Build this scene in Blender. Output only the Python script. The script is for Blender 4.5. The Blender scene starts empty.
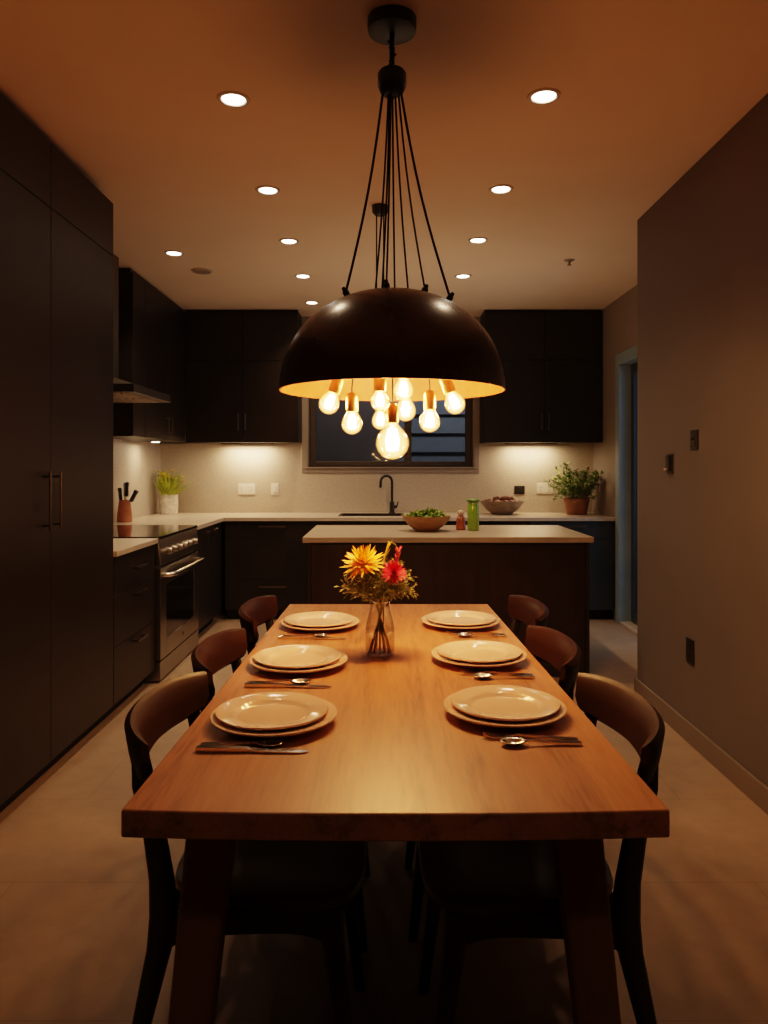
import bpy, bmesh, math, random
from mathutils import Vector, Matrix
R = random.Random(7)
PI = math.pi
scn = bpy.context.scene
COL = scn.collection

# ------------------------------------------------------------------ materials
def nodes_of(name):
    m = bpy.data.materials.new(name)
    m.use_nodes = True
    nt = m.node_tree
    return m, nt, nt.nodes['Principled BSDF']

def pmat(name, col, rough=0.5, var=0.15, scale=8.0, metal=0.0, bump=0.0, bscale=60.0, stretch=(1, 1, 1),
         col2=None, spec=0.5, coat=0.0, emit=None, estr=0.0, rvar=0.06, coatr=0.2):
    m, nt, b = nodes_of(name)
    N, L = nt.nodes, nt.links
    tc = N.new('ShaderNodeTexCoord'); mp = N.new('ShaderNodeMapping')
    mp.inputs['Scale'].default_value = stretch
    L.new(tc.outputs['Object'], mp.inputs['Vector'])
    nz = N.new('ShaderNodeTexNoise'); nz.inputs['Scale'].default_value = scale; nz.inputs['Detail'].default_value = 5
    L.new(mp.outputs['Vector'], nz.inputs['Vector'])
    rp = N.new('ShaderNodeValToRGB')
    lo = tuple(max(0, c * (1 - var)) for c in col); hi = col2 if col2 else tuple(min(1, c * (1 + var)) for c in col)
    rp.color_ramp.elements[0].color = (*lo, 1); rp.color_ramp.elements[1].color = (*hi, 1)
    rp.color_ramp.elements[0].position = 0.3; rp.color_ramp.elements[1].position = 0.7
    L.new(nz.outputs['Fac'], rp.inputs['Fac']); L.new(rp.outputs['Color'], b.inputs['Base Color'])
    mr = N.new('ShaderNodeMapRange')
    mr.inputs['To Min'].default_value = max(0.0, rough - rvar); mr.inputs['To Max'].default_value = min(1, rough + rvar)
    L.new(nz.outputs['Fac'], mr.inputs['Value']); L.new(mr.outputs['Result'], b.inputs['Roughness'])
    b.inputs['Metallic'].default_value = metal
    b.inputs['Specular IOR Level'].default_value = spec
    b.inputs['Coat Weight'].default_value = coat; b.inputs['Coat Roughness'].default_value = coatr
    if bump:
        n2 = N.new('ShaderNodeTexNoise'); n2.inputs['Scale'].default_value = bscale; n2.inputs['Detail'].default_value = 4
        L.new(mp.outputs['Vector'], n2.inputs['Vector'])
        bp = N.new('ShaderNodeBump'); bp.inputs['Strength'].default_value = bump; bp.inputs['Distance'].default_value = 0.004
        L.new(n2.outputs['Fac'], bp.inputs['Height']); L.new(bp.outputs['Normal'], b.inputs['Normal'])
    if emit:
        b.inputs['Emission Color'].default_value = (*emit, 1); b.inputs['Emission Strength'].default_value = estr
    return m

def wood(name, dark, mid, light, rough, axis='Y', coat=0.0, planks=0.0):
    m, nt, b = nodes_of(name)
    N, L = nt.nodes, nt.links
    tc = N.new('ShaderNodeTexCoord'); mp = N.new('ShaderNodeMapping')
    s = {'Y': (9, 0.7, 9), 'Z': (9, 9, 0.7), 'X': (0.7, 9, 9)}[axis]
    mp.inputs['Scale'].default_value = s
    L.new(tc.outputs['Object'], mp.inputs['Vector'])
    n1 = N.new('ShaderNodeTexNoise'); n1.inputs['Scale'].default_value = 1.6; n1.inputs['Detail'].default_value = 6; n1.inputs['Distortion'].default_value = 0.8
    L.new(mp.outputs['Vector'], n1.inputs['Vector'])
    n2 = N.new('ShaderNodeTexNoise'); n2.inputs['Scale'].default_value = 14; n2.inputs['Detail'].default_value = 4
    L.new(mp.outputs['Vector'], n2.inputs['Vector'])
    ad = N.new('ShaderNodeMath'); ad.operation = 'MULTIPLY_ADD'; ad.inputs[1].default_value = 0.35
    L.new(n2.outputs['Fac'], ad.inputs[0]); 
    sb = N.new('ShaderNodeMath'); sb.operation = 'MULTIPLY'; sb.inputs[1].default_value = 0.7
    L.new(n1.outputs['Fac'], sb.inputs[0]); L.new(sb.outputs[0], ad.inputs[2])
    rp = N.new('ShaderNodeValToRGB')
    e = rp.color_ramp.elements
    e[0].position = 0.36; e[0].color = (*dark, 1); e[1].position = 0.7; e[1].color = (*light, 1)
    k = e.new(0.5); k.color = (*mid, 1)
    L.new(ad.outputs[0], rp.inputs['Fac'])
    out = rp.outputs['Color']
    if planks:
        # every board along the table has its own tone
        sx = N.new('ShaderNodeSeparateXYZ'); L.new(tc.outputs['Object'], sx.inputs[0])
        dv = N.new('ShaderNodeMath'); dv.operation = 'DIVIDE'; dv.inputs[1].default_value = planks
        fl = N.new('ShaderNodeMath'); fl.operation = 'FLOOR'
        L.new(sx.outputs['X'], dv.inputs[0]); L.new(dv.outputs[0], fl.inputs[0])
        wn = N.new('ShaderNodeTexWhiteNoise'); wn.noise_dimensions = '1D'; L.new(fl.outputs[0], wn.inputs['W'])
        mr = N.new('ShaderNodeMapRange'); mr.inputs['To Min'].default_value = 0.86; mr.inputs['To Max'].default_value = 1.1
        L.new(wn.outputs['Value'], mr.inputs['Value'])
        mx = N.new('ShaderNodeMix'); mx.data_type = 'RGBA'; mx.blend_type = 'MULTIPLY'; mx.inputs[0].default_value = 1
        L.new(out, mx.inputs[6]); L.new(mr.outputs['Result'], mx.inputs[7])
        out = mx.outputs[2]
    L.new(out, b.inputs['Base Color'])
    mr2 = N.new('ShaderNodeMapRange'); mr2.inputs['To Min'].default_value = rough + 0.08; mr2.inputs['To Max'].default_value = rough - 0.05
    L.new(n2.outputs['Fac'], mr2.inputs['Value']); L.new(mr2.outputs['Result'], b.inputs['Roughness'])
    bp = N.new('ShaderNodeBump'); bp.inputs['Strength'].default_value = 0.12; bp.inputs['Distance'].default_value = 0.002
    L.new(n2.outputs['Fac'], bp.inputs['Height']); L.new(bp.outputs['Normal'], b.inputs['Normal'])
    b.inputs['Coat Weight'].default_value = coat; b.inputs['Coat Roughness'].default_value = 0.25
    return m

def tilemat(name, c1, c2, grout, size, rough):
    m, nt, b = nodes_of(name)
    N, L = nt.nodes, nt.links
    tc = N.new('ShaderNodeTexCoord')
    br = N.new('ShaderNodeTexBrick')
    br.offset = 0.5; br.inputs['Scale'].default_value = 1.0
    br.inputs['Brick Width'].default_value = size * 2; br.inputs['Row Height'].default_value = size
    br.inputs['Mortar Size'].default_value = 0.0025; br.inputs['Mortar Smooth'].default_value = 0.4
    br.inputs['Color1'].default_value = (*c1, 1); br.inputs['Color2'].default_value = (*c2, 1); br.inputs['Mortar'].default_value = (*grout, 1)
    L.new(tc.outputs['Object'], br.inputs['Vector'])
    nz = N.new('ShaderNodeTexNoise'); nz.inputs['Scale'].default_value = 9; nz.inputs['Detail'].default_value = 8; nz.inputs['Roughness'].default_value = 0.65
    L.new(tc.outputs['Object'], nz.inputs['Vector'])
    mr = N.new('ShaderNodeMapRange'); mr.inputs['To Min'].default_value = 0.72; mr.inputs['To Max'].default_value = 1.25
    L.new(nz.outputs['Fac'], mr.inputs['Value'])
    mx = N.new('ShaderNodeMix'); mx.data_type = 'RGBA'; mx.blend_type = 'MULTIPLY'; mx.inputs[0].default_value = 1
    L.new(br.outputs['Color'], mx.inputs[6]); L.new(mr.outputs['Result'], mx.inputs[7]); L.new(mx.outputs[2], b.inputs['Base Color'])
    b.inputs['Roughness'].default_value = rough
    bp = N.new('ShaderNodeBump'); bp.inputs['Strength'].default_value = 0.1; bp.inputs['Distance'].default_value = 0.003
    L.new(nz.outputs['Fac'], bp.inputs['Height']); L.new(bp.outputs['Normal'], b.inputs['Normal'])
    return m

def emission(name, col, strength):
    m, nt, b = nodes_of(name)
    N, L = nt.nodes, nt.links
    nt.nodes.remove(b)
    e = N.new('ShaderNodeEmission'); e.inputs['Color'].default_value = (*col, 1); e.inputs['Strength'].default_value = strength
    L.new(e.outputs[0], N['Material Output'].inputs[0])
    return m

def clear_glass(name, tint, refl=0.1, glow=None, gstr=0.0, edge=0.6):
    m, nt, b = nodes_of(name)
    N, L = nt.nodes, nt.links
    nt.nodes.remove(b)
    lw = N.new('ShaderNodeLayerWeight'); lw.inputs['Blend'].default_value = 0.25
    t = N.new('ShaderNodeBsdfTransparent')
    rp = N.new('ShaderNodeValToRGB')
    rp.color_ramp.elements[0].color = (*tint, 1); rp.color_ramp.elements[1].color = (*[c * edge for c in tint], 1)
    L.new(lw.outputs['Facing'], rp.inputs['Fac']); L.new(rp.outputs['Color'], t.inputs['Color'])
    g = N.new('ShaderNodeBsdfGlossy'); g.inputs['Roughness'].default_value = 0.03
    mr = N.new('ShaderNodeMapRange'); mr.inputs['To Min'].default_value = refl * 0.4; mr.inputs['To Max'].default_value = min(1, refl * 5)
    L.new(lw.outputs['Facing'], mr.inputs['Value'])
    mx = N.new('ShaderNodeMixShader')
    L.new(mr.outputs['Result'], mx.inputs[0]); L.new(t.outputs[0], mx.inputs[1]); L.new(g.outputs[0], mx.inputs[2])
    last = mx.outputs[0]
    if glow:
        e = N.new('ShaderNodeEmission'); e.inputs['Color'].default_value = (*glow, 1)
        m2 = N.new('ShaderNodeMapRange'); m2.inputs['From Max'].default_value = 0.55; m2.interpolation_type = 'SMOOTHSTEP'; m2.inputs['To Min'].default_value = gstr; m2.inputs['To Max'].default_value = gstr * 0.10
        L.new(lw.outputs['Facing'], m2.inputs['Value']); L.new(m2.outputs['Result'], e.inputs['Strength'])
        a = N.new('ShaderNodeAddShader'); L.new(last, a.inputs[0]); L.new(e.outputs[0], a.inputs[1]); last = a.outputs[0]
    L.new(last, N['Material Output'].inputs[0])
    return m

M = {}
M['ceiling'] = pmat('ceiling_paint', (0.66, 0.545, 0.445), 0.9, 0.03, 2, spec=0.2)
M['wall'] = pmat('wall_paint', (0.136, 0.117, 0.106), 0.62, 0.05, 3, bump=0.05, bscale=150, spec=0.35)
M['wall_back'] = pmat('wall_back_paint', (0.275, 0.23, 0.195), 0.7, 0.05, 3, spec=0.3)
M['floor'] = tilemat('floor_stone_tile', (0.31, 0.215, 0.145), (0.295, 0.205, 0.138), (0.245, 0.168, 0.113), 0.6, 0.55)
M['splash'] = pmat('backsplash_stone', (0.50, 0.43, 0.355), 0.55, 0.12, 70, bump=0.03)
M['base'] = pmat('baseboard_paint', (0.17, 0.135, 0.11), 0.5, 0.05)
M['cab'] = pmat('dark_cabinet_lacquer', (0.0195, 0.0130, 0.0090), 0.42, 0.12, 4, spec=0.32)
M['cab_in'] = pmat('cabinet_carcass', (0.010, 0.008, 0.007), 0.7, 0.1)
M['cab_blue'] = pmat('slate_cabinet_lacquer', (0.030, 0.036, 0.040), 0.45, 0.1, 4)
M['island'] = pmat('island_dark_walnut', (0.026, 0.0105, 0.0065), 0.42, 0.25, 4, stretch=(6, 6, 0.6))
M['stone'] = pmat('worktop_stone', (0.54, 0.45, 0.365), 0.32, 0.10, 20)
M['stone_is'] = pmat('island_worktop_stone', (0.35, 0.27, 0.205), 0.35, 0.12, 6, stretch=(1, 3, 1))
M['handle'] = pmat('brushed_dark_handle', (0.20, 0.16, 0.13), 0.35, 0.1, 30, metal=1.0)
M['bronze'] = pmat('bronze_handle', (0.085, 0.06, 0.044), 0.38, 0.1, 30, metal=1.0)
M['steel'] = pmat('brushed_steel', (0.33, 0.30, 0.275), 0.30, 0.08, 25, metal=1.0, stretch=(1, 1, 14))
M['steel_hood'] = pmat('hood_steel', (0.13, 0.115, 0.10), 0.36, 0.08, 25, metal=0.9, stretch=(1, 12, 1))
M['filter'] = pmat('hood_filter_mesh', (0.45, 0.37, 0.30), 0.5, 0.1, 40, metal=0.4)
M['silver'] = pmat('polished_cutlery_steel', (0.72, 0.68, 0.63), 0.16, 0.05, 20, metal=1.0)
M['black_glass'] = pmat('black_glass', (0.006, 0.005, 0.005), 0.07, 0.1, spec=0.6, rvar=0.02)
M['black'] = pmat('black_metal', (0.012, 0.010, 0.009), 0.42, 0.15, 20, spec=0.5)
M['blackp'] = pmat('black_plastic', (0.022, 0.017, 0.014), 0.4, 0.1, 20)
M['white_plate'] = pmat('white_switch_plastic', (0.74, 0.70, 0.64), 0.35, 0.04)
M['wood_table'] = wood('table_oak', (0.22, 0.085, 0.031), (0.40, 0.175, 0.070), (0.50, 0.235, 0.102), 0.38, 'Y', 0.12, 0.19)
M['wood_leg'] = wood('table_leg_oak', (0.14, 0.055, 0.022), (0.18, 0.072, 0.028), (0.22, 0.09, 0.035), 0.45, 'Z')
M['chair_back'] = pmat('chair_brown_leather', (0.030, 0.0105, 0.005), 0.40, 0.10, 5, spec=0.3, bump=0.04, bscale=140, coat=0.0, coatr=0.25, rvar=0.02)
M['chair_wood'] = pmat('chair_black_wood', (0.016, 0.011, 0.009), 0.40, 0.2, 6, stretch=(5, 5, 0.6))
M['chair_seat'] = pmat('chair_seat_leather', (0.030, 0.024, 0.020), 0.36, 0.15, 12, bump=0.06, bscale=110)
M['china'] = pmat('cream_china', (0.78, 0.565, 0.455), 0.11, 0.03, 3, spec=0.5, coat=0.3, coatr=0.08)
M['dome'] = pmat('pendant_brown_enamel', (0.060, 0.031, 0.018), 0.27, 0.12, 4, metal=0.0, spec=0.6)
M['lining'] = pmat('pendant_gold_lining', (0.30, 0.115, 0.034), 0.55, 0.08, 30, metal=0.0)
M['brass'] = pmat('brass_socket', (0.58, 0.36, 0.15), 0.36, 0.1, 30, metal=1.0)
M['cord'] = pmat('black_textile_cord', (0.012, 0.008, 0.006), 0.8, 0.2, 200)
M['bulb'] = clear_glass('bulb_glass', (1.0, 0.90, 0.72), 0.10, (1.0, 0.42, 0.10), 2.2, 0.42)
M['filament'] = emission('glowing_filament', (1.0, 0.60, 0.25), 80)
M['halo'] = clear_glass('bulb_inner_glow', (1, 1, 1), 0.0, (1.0, 0.52, 0.17), 1.6, 1.0)
M['lamp_white'] = emission('downlight_lens', (1.0, 0.90, 0.76), 9.0)
M['led'] = emission('under_cabinet_led', (1.0, 0.80, 0.56), 2.0)
M['ring'] = pmat('downlight_trim', (0.50, 0.40, 0.31), 0.4, 0.05)
M['vase_glass'] = clear_glass('clear_vase_glass', (0.99, 0.99, 0.98), 0.16, edge=0.84)
M['water'] = clear_glass('vase_water', (0.985, 0.985, 0.96), 0.05, edge=0.95)
M['window_glass'] = clear_glass('window_glass', (0.75, 0.78, 0.80), 0.012, edge=0.8)
M['win_trim'] = pmat('window_casing_paint', (0.27, 0.225, 0.19), 0.5, 0.05)
M['win_frame'] = pmat('window_frame_dark', (0.055, 0.043, 0.036), 0.4, 0.1)
M['door_dusk_tint'] = pmat('door_jamb_dusk_tint', (0.25, 0.34, 0.40), 0.5, 0.05)  # the blue of the twilight outside is put into this colour
M['door_frame'] = pmat('door_frame_dark', (0.035, 0.05, 0.06), 0.35, 0.05)
M['siding'] = pmat('neighbour_siding', (0.165, 0.165, 0.17), 0.7, 0.1, 3)
M['dusk_wall'] = pmat('neighbour_brown_wall', (0.16, 0.11, 0.085), 0.8, 0.1, 3)
M['ground'] = pmat('outside_paving', (0.2, 0.2, 0.2), 0.9, 0.2)
M['terracotta'] = pmat('terracotta', (0.36, 0.13, 0.06), 0.55, 0.15, 20)
M['pot'] = pmat('weathered_terracotta', (0.27, 0.12, 0.065), 0.7, 0.2, 14)
M['soil'] = pmat('potting_soil', (0.03, 0.02, 0.013), 0.95, 0.3, 60, bump=0.3)
M['whitepot'] = pmat('speckled_white_vase', (0.62, 0.57, 0.50), 0.45, 0.22, 30)
M['leaf'] = pmat('plant_leaf', (0.16, 0.25, 0.05), 0.5, 0.4, 12, col2=(0.30, 0.42, 0.10))
M['leaf_yellow'] = pmat('yellow_green_leaf', (0.36, 0.46, 0.04), 0.5, 0.35, 12, col2=(0.60, 0.66, 0.09))
M['yellow'] = pmat('yellow_petal', (0.90, 0.48, 0.03), 0.5, 0.2, 30)
M['yellow2'] = pmat('small_yellow_blossom', (0.88, 0.66, 0.05), 0.5, 0.2, 30)
M['red'] = pmat('red_petal', (0.60, 0.022, 0.06), 0.5, 0.25, 30)
M['sprig'] = pmat('olive_filler_sprig', (0.10, 0.115, 0.028), 0.6, 0.4, 40, col2=(0.27, 0.28, 0.075))
M['stem'] = pmat('flower_stem', (0.24, 0.22, 0.06), 0.5, 0.3, 30)
M['bowl_wood'] = wood('bowl_wood', (0.22, 0.10, 0.04), (0.33, 0.17, 0.075), (0.42, 0.24, 0.11), 0.45, 'X')
M['bowl_stone'] = pmat('grey_brown_bowl', (0.25, 0.18, 0.125), 0.45, 0.25, 18)
M['nut'] = pmat('brown_dried_fruit', (0.15, 0.055, 0.028), 0.6, 0.35, 30, bump=0.3, bscale=70)
M['salad'] = pmat('salad_leaf', (0.16, 0.28, 0.04), 0.45, 0.4, 25, col2=(0.34, 0.46, 0.09))
M['green_glass'] = pmat('green_bottle', (0.22, 0.40, 0.035), 0.22, 0.12, 20, coat=0.4)
M['green_cap'] = pmat('green_bottle_cap', (0.10, 0.22, 0.04), 0.4, 0.1)
M['sauce'] = pmat('red_brown_sauce', (0.30, 0.075, 0.035), 0.2, 0.15, coat=0.5)
M['pale_cap'] = pmat('pale_pink_stopper', (0.52, 0.36, 0.30), 0.4, 0.1)
M['knife_handle'] = pmat('black_knife_handle', (0.012, 0.012, 0.012), 0.3, 0.1)
M['pale_handle'] = pmat('pale_utensil_handle', (0.45, 0.48, 0.40), 0.4, 0.1)
M['grey_disc'] = pmat('grey_ceiling_fitting', (0.24, 0.19, 0.155), 0.6, 0.08)

# ------------------------------------------------------------------ mesh helpers
def nb(): return bmesh.new()

def box(bm, x0, x1, y0, y1, z0, z1):
    v = [bm.verts.new((x, y, z)) for z in (z0, z1) for y in (y0, y1) for x in (x0, x1)]
    for f in ((0, 2, 3, 1), (4, 5, 7, 6), (0, 1, 5, 4), (2, 6, 7, 3), (0, 4, 6, 2), (1, 3, 7, 5)):
        bm.faces.new([v[i] for i in f])
    return v

def hexa(bm, lo, hi):
    """eight-cornered solid from two quads (bottom, top), corners in the same order"""
    a = [bm.verts.new(p) for p in lo]; b = [bm.verts.new(p) for p in hi]
    bm.faces.new(a[::-1]); bm.faces.new(b)
    for i in range(4):
        j = (i + 1) % 4
        bm.faces.new((a[i], a[j], b[j], b[i]))

def frame_of(d):
    d = d.normalized()
    u = d.cross(Vector((0, 0, 1)))
    if u.length < 1e-3: u = d.cross(Vector((0, 1, 0)))
    u.normalize()
    return u, u.cross(d).normalized()

def tube(bm, pts, rad, seg=10, cap=True, flat=1.0):
    pts = [Vector(p) for p in pts]
    n = len(pts)
    rs = rad if isinstance(rad, (list, tuple)) else [rad] * n
    rings = []
    pu = None
    for i, p in enumerate(pts):
        d = (pts[min(i + 1, n - 1)] - pts[max(i - 1, 0)])
        u, w = frame_of(d)
        if pu is not None:
            u = (pu - d.normalized() * pu.dot(d.normalized()))
            u.normalize(); w = u.cross(d.normalized()).normalized()
        pu = u
        rings.append([bm.verts.new(p + (u * math.cos(2 * PI * k / seg) + w * math.sin(2 * PI * k / seg) * flat) * rs[i]) for k in range(seg)])
    for a, b in zip(rings, rings[1:]):
        for k in range(seg):
            bm.faces.new((a[k], a[(k + 1) % seg], b[(k + 1) % seg], b[k]))
    if cap:
        bm.faces.new(rings[0][::-1]); bm.faces.new(rings[-1])

def lathe(bm, prof, c=(0, 0, 0), seg=32, mat4=None):
    c = Vector(c)
    rings = []
    for r, z in prof:
        if r < 1e-6:
            rings.append([bm.verts.new(Vector((0, 0, z)))])
        else:
            rings.append([bm.verts.new(Vector((r * math.cos(2 * PI * k / seg), r * math.sin(2 * PI * k / seg), z))) for k in range(seg)])
    for a, b in zip(rings, rings[1:]):
        for k in range(seg):
            k2 = (k + 1) % seg
            if len(a) == 1 and len(b) > 1: bm.faces.new((a[0], b[k2], b[k]))
            elif len(b) == 1 and len(a) > 1: bm.faces.new((a[k], a[k2], b[0]))
            elif len(a) > 1: bm.faces.new((a[k], a[k2], b[k2], b[k]))
    vs = [v for r in rings for v in r]
    for v in vs:
        if mat4 is not None: v.co = mat4 @ v.co
        v.co += c
    return vs

def obj(name, bm, mat, parent=None, smooth=None, bevel=0.0, world=True, seg=2, subsurf=0):
    """link a bmesh as ONE object; verts given in world space are moved into the parent's frame"""
    if parent is not None and world:
        off = Vector((0, 0, 0)); p = parent
        while p is not None:
            off += p.location; p = p.parent
        bmesh.ops.translate(bm, verts=bm.verts[:], vec=-off)
    bmesh.ops.recalc_face_normals(bm, faces=bm.faces[:])
    me = bpy.data.meshes.new(name)
    bm.to_mesh(me); bm.free()
    o = bpy.data.objects.new(name, me)
    COL.objects.link(o)
    me.materials.append(mat)
    if parent is not None: o.parent = parent
    if smooth is not None:
        ang = smooth
        for pl in me.polygons: pl.use_smooth = True
        try:
            me.set_sharp_from_angle(angle=math.radians(ang))
        except Exception:
            pass
    if bevel:
        md = o.modifiers.new('edge', 'BEVEL'); md.width = bevel; md.segments = seg; md.limit_method = 'ANGLE'; md.angle_limit = math.radians(40)
    if subsurf:
        md = o.modifiers.new('smooth', 'SUBSURF'); md.levels = subsurf; md.render_levels = subsurf
    return o

def tag(o, label, cat, group=None, kind=None):
    o['label'] = label; o['category'] = cat
    if group: o['group'] = group
    if kind: o['kind'] = kind
    return o

def thing(name, label, cat, loc=(0, 0, 0), rz=0.0, group=None):
    o = bpy.data.objects.new(name, None)
    o.empty_display_size = 0.1
    COL.objects.link(o)
    o.location = loc; o.rotation_euler = (0, 0, rz)
    return tag(o, label, cat, group)

def struct(name, bm, mat, parent=None, label=None, **k):
    o = obj(name, bm, mat, parent, **k)
    if parent is None: o['kind'] = 'structure'
    if label and parent is None: o['label'] = label
    return o

def centre_origin(o):
    """move a single-mesh thing's origin to the middle of its base"""
    vs = o.data.vertices
    lo = [min(v.co[i] for v in vs) for i in range(3)]; hi = [max(v.co[i] for v in vs) for i in range(3)]
    c = Vector(((lo[0] + hi[0]) / 2, (lo[1] + hi[1]) / 2, lo[2]))
    for v in vs: v.co -= c
    o.location = o.location + c
    return o

def dup(root, loc, rz, label, group=None):
    r = root.copy(); COL.objects.link(r); r.location = loc; r.rotation_euler = (0, 0, rz); r['label'] = label
    if group: r['group'] = group
    for ch in list(root.children):
        c = ch.copy(); COL.objects.link(c); c.parent = r
        for g in list(ch.children):
            d = g.copy(); COL.objects.link(d); d.parent = c
    return r

def lamp(name, kind, loc, power, col, parent=None, **k):
    l = bpy.data.lights.new(name, kind); l.energy = power; l.color = col
    for a, v in k.items(): setattr(l, a, v)
    o = bpy.data.objects.new(name, l); COL.objects.link(o); o.location = loc
    return o

# ------------------------------------------------------------------ dimensions (metres; camera stands at x=0, y=0)
CAMZ = 1.347; H = 2.81
XL = -2.18; XR = 1.4975; XS = 2.03; YB = 7.20; YC = 4.38; YF = -2.2
WT = 0.905          # worktop height
TT = 0.75           # table top height

# ------------------------------------------------------------------ room shell
bm = nb(); box(bm, XL - 0.15, XS + 0.15, YF - 0.15, YB + 0.15, -0.1, 0); struct('floor', bm, M['floor'], label='beige stone tile floor')
bm = nb(); box(bm, XL - 0.15, XS + 0.15, YF - 0.15, YB + 0.15, H, H + 0.1); struct('ceiling', bm, M['ceiling'], label='flat painted ceiling with recessed lights')
bm = nb(); box(bm, XL - 0.15, XL, YF - 0.15, YB + 0.15, 0, H); struct('wall_left', bm, M['wall'], label='left wall behind the cabinets')
bm = nb(); box(bm, XL, XS + 0.15, YF - 0.15, YF, 0, H); struct('wall_front', bm, M['wall'], label='wall behind the viewer')
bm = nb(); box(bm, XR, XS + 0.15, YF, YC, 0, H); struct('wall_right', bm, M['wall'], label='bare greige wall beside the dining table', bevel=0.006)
WX0, WX1, WZ0, WZ1 = -0.735, 0.865, 1.345, 2.28
bm = nb()
box(bm, XL, WX0, YB, YB + 0.15, 0, H); box(bm, WX1, XS + 0.15, YB, YB + 0.15, 0, H)
box(bm, WX0, WX1, YB, YB + 0.15, 0, WZ0); box(bm, WX0, WX1, YB, YB + 0.15, WZ1, H)
struct('wall_back', bm, M['wall_back'], label='back kitchen wall with the window')
DY0, DY1, DZ = 5.30, 6.37, 2.245
bm = nb()
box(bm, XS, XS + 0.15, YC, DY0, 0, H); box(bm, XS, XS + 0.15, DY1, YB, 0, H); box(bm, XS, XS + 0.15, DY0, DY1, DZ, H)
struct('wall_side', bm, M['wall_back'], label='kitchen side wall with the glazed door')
bm = nb(); box(bm, XR - 0.014, XR, YF, YC + 0.014, 0, 0.10); box(bm, XR - 0.014, XS, YC, YC + 0.014, 0, 0.10)
struct('baseboard_right', bm, M['base'], label='dark baseboard along the bare wall', bevel=0.004)
bm = nb(); box(bm, XS - 0.012, XS, DY1 + 0.0, 6.478, 0, 0.10)
struct('baseboard_side', bm, M['base'], label='short baseboard beside the glazed door')
# backsplash slabs
bm = nb()
box(bm, XL, WX0 - 0.062, YB - 0.012, YB, WT, 1.574); box(bm, WX1 + 0.060, XS, YB - 0.012, YB, WT, 1.574)
box(bm, WX0 - 0.062, WX1 + 0.060, YB - 0.012, YB, WT, 1.286)
struct('trim_1', bm, M['splash'], label='speckled beige stone backsplash on the back wall')
bm = nb(); box(bm, XL, XL + 0.012, 3.93, YB - 0.012, WT, 1.574); box(bm, XL, XL + 0.012, 4.56, 5.43, 1.574, 1.80)
struct('trim_2', bm, M['splash'], label='speckled beige stone backsplash on the left wall')

# window_1: casing, dark sash frame, mullion, two panes
w = thing('window_1', 'dark framed two pane window above the sink', 'window', ((WX0 + WX1) / 2, YB, WZ0))
w['kind'] = 'structure'; del w['category']
def rect_frame(bm, x0, x1, y0, y1, z0, z1, t, t2=None):
    t2 = t2 or t
    box(bm, x0, x0 + t, y0, y1, z0, z1); box(bm, x1 - t, x1, y0, y1, z0, z1)
    box(bm, x0 + t, x1 - t, y0, y1, z0, z0 + t2); box(bm, x0 + t, x1 - t, y0, y1, z1 - t2, z1)
bm = nb(); rect_frame(bm, WX0 - 0.062, WX1 + 0.060, YB - 0.02, YB, WZ0 - 0.058, WZ1 + 0.06, 0.052)
obj('window_casing', bm, M['win_trim'], w, bevel=0.004)
bm = nb(); rect_frame(bm, WX0, WX1, YB + 0.0, YB + 0.15, WZ0, WZ1, 0.012); obj('window_reveal', bm, M['win_frame'], w)
bm = nb(); rect_frame(bm, WX0 + 0.012, WX1 - 0.012, YB + 0.05, YB + 0.10, WZ0 + 0.012, WZ1 - 0.012, 0.055, 0.045)
box(bm, 0.20, 0.27, YB + 0.05, YB + 0.10, WZ0 + 0.057, WZ1 - 0.057)
obj('window_frame', bm, M['win_frame'], w, bevel=0.004)
for a, b_ in ((WX0 + 0.067, 0.20), (0.27, WX1 - 0.067)):
    bm = nb(); box(bm, a, b_, YB + 0.072, YB + 0.078, WZ0 + 0.057, WZ1 - 0.057); obj('window_pane', bm, M['window_glass'], w)
bm = nb(); box(bm, WX0 - 0.05, WX1 + 0.05, YB - 0.03, YB + 0.0, WZ0 - 0.012, WZ0); obj('window_sill', bm, M['win_trim'], w, bevel=0.003)

# door_1: deep jamb coloured with dusk light, narrow dark frame, glass, threshold
d = thing('door_1', 'tall glazed side door with jamb tinted by dusk light', 'door', (XS + 0.075, (DY0 + DY1) / 2, 0))
d['kind'] = 'structure'; del d['category']
bm = nb()
box(bm, XS - 0.012, XS + 0.15, DY1 - 0.018, DY1, 0, DZ); box(bm, XS - 0.012, XS + 0.15, DY0, DY0 + 0.018, 0, DZ)
box(bm, XS - 0.012, XS + 0.15, DY0 + 0.018, DY1 - 0.018, DZ - 0.018, DZ)
obj('door_jamb', bm, M['door_dusk_tint'], d)
bm = nb()
for y0, y1, z0, z1 in ((DY1, DY1 + 0.075, 0, DZ + 0.075), (DY0 - 0.075, DY0, 0, DZ + 0.075), (DY0, DY1, DZ, DZ + 0.075)):
    box(bm, XS - 0.016, XS, y0, y1, z0, z1)
obj('door_casing', bm, M['door_dusk_tint'], d, bevel=0.003)
bm = nb()
X0, X1 = XS + 0.09, XS + 0.13
box(bm, X0, X1, DY1 - 0.09, DY1 - 0.018, 0.02, DZ - 0.018); box(bm, X0, X1, DY0 + 0.018, DY0 + 0.09, 0.02, DZ - 0.018)
box(bm, X0, X1, DY0 + 0.09, DY1 - 0.09, 0.02, 0.11); box(bm, X0, X1, DY0 + 0.09, DY1 - 0.09, DZ - 0.10, DZ - 0.018)
obj('door_frame', bm, M['door_frame'], d, bevel=0.003)
bm = nb(); box(bm, XS + 0.107, XS + 0.113, DY0 + 0.09, DY1 - 0.09, 0.11, DZ - 0.10); obj('door_pane', bm, M['window_glass'], d)
bm = nb(); box(bm, XS - 0.005, XS + 0.15, DY0 + 0.018, DY1 - 0.018, 0.0, 0.02); obj('door_threshold', bm, M['stone'], d)

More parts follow.
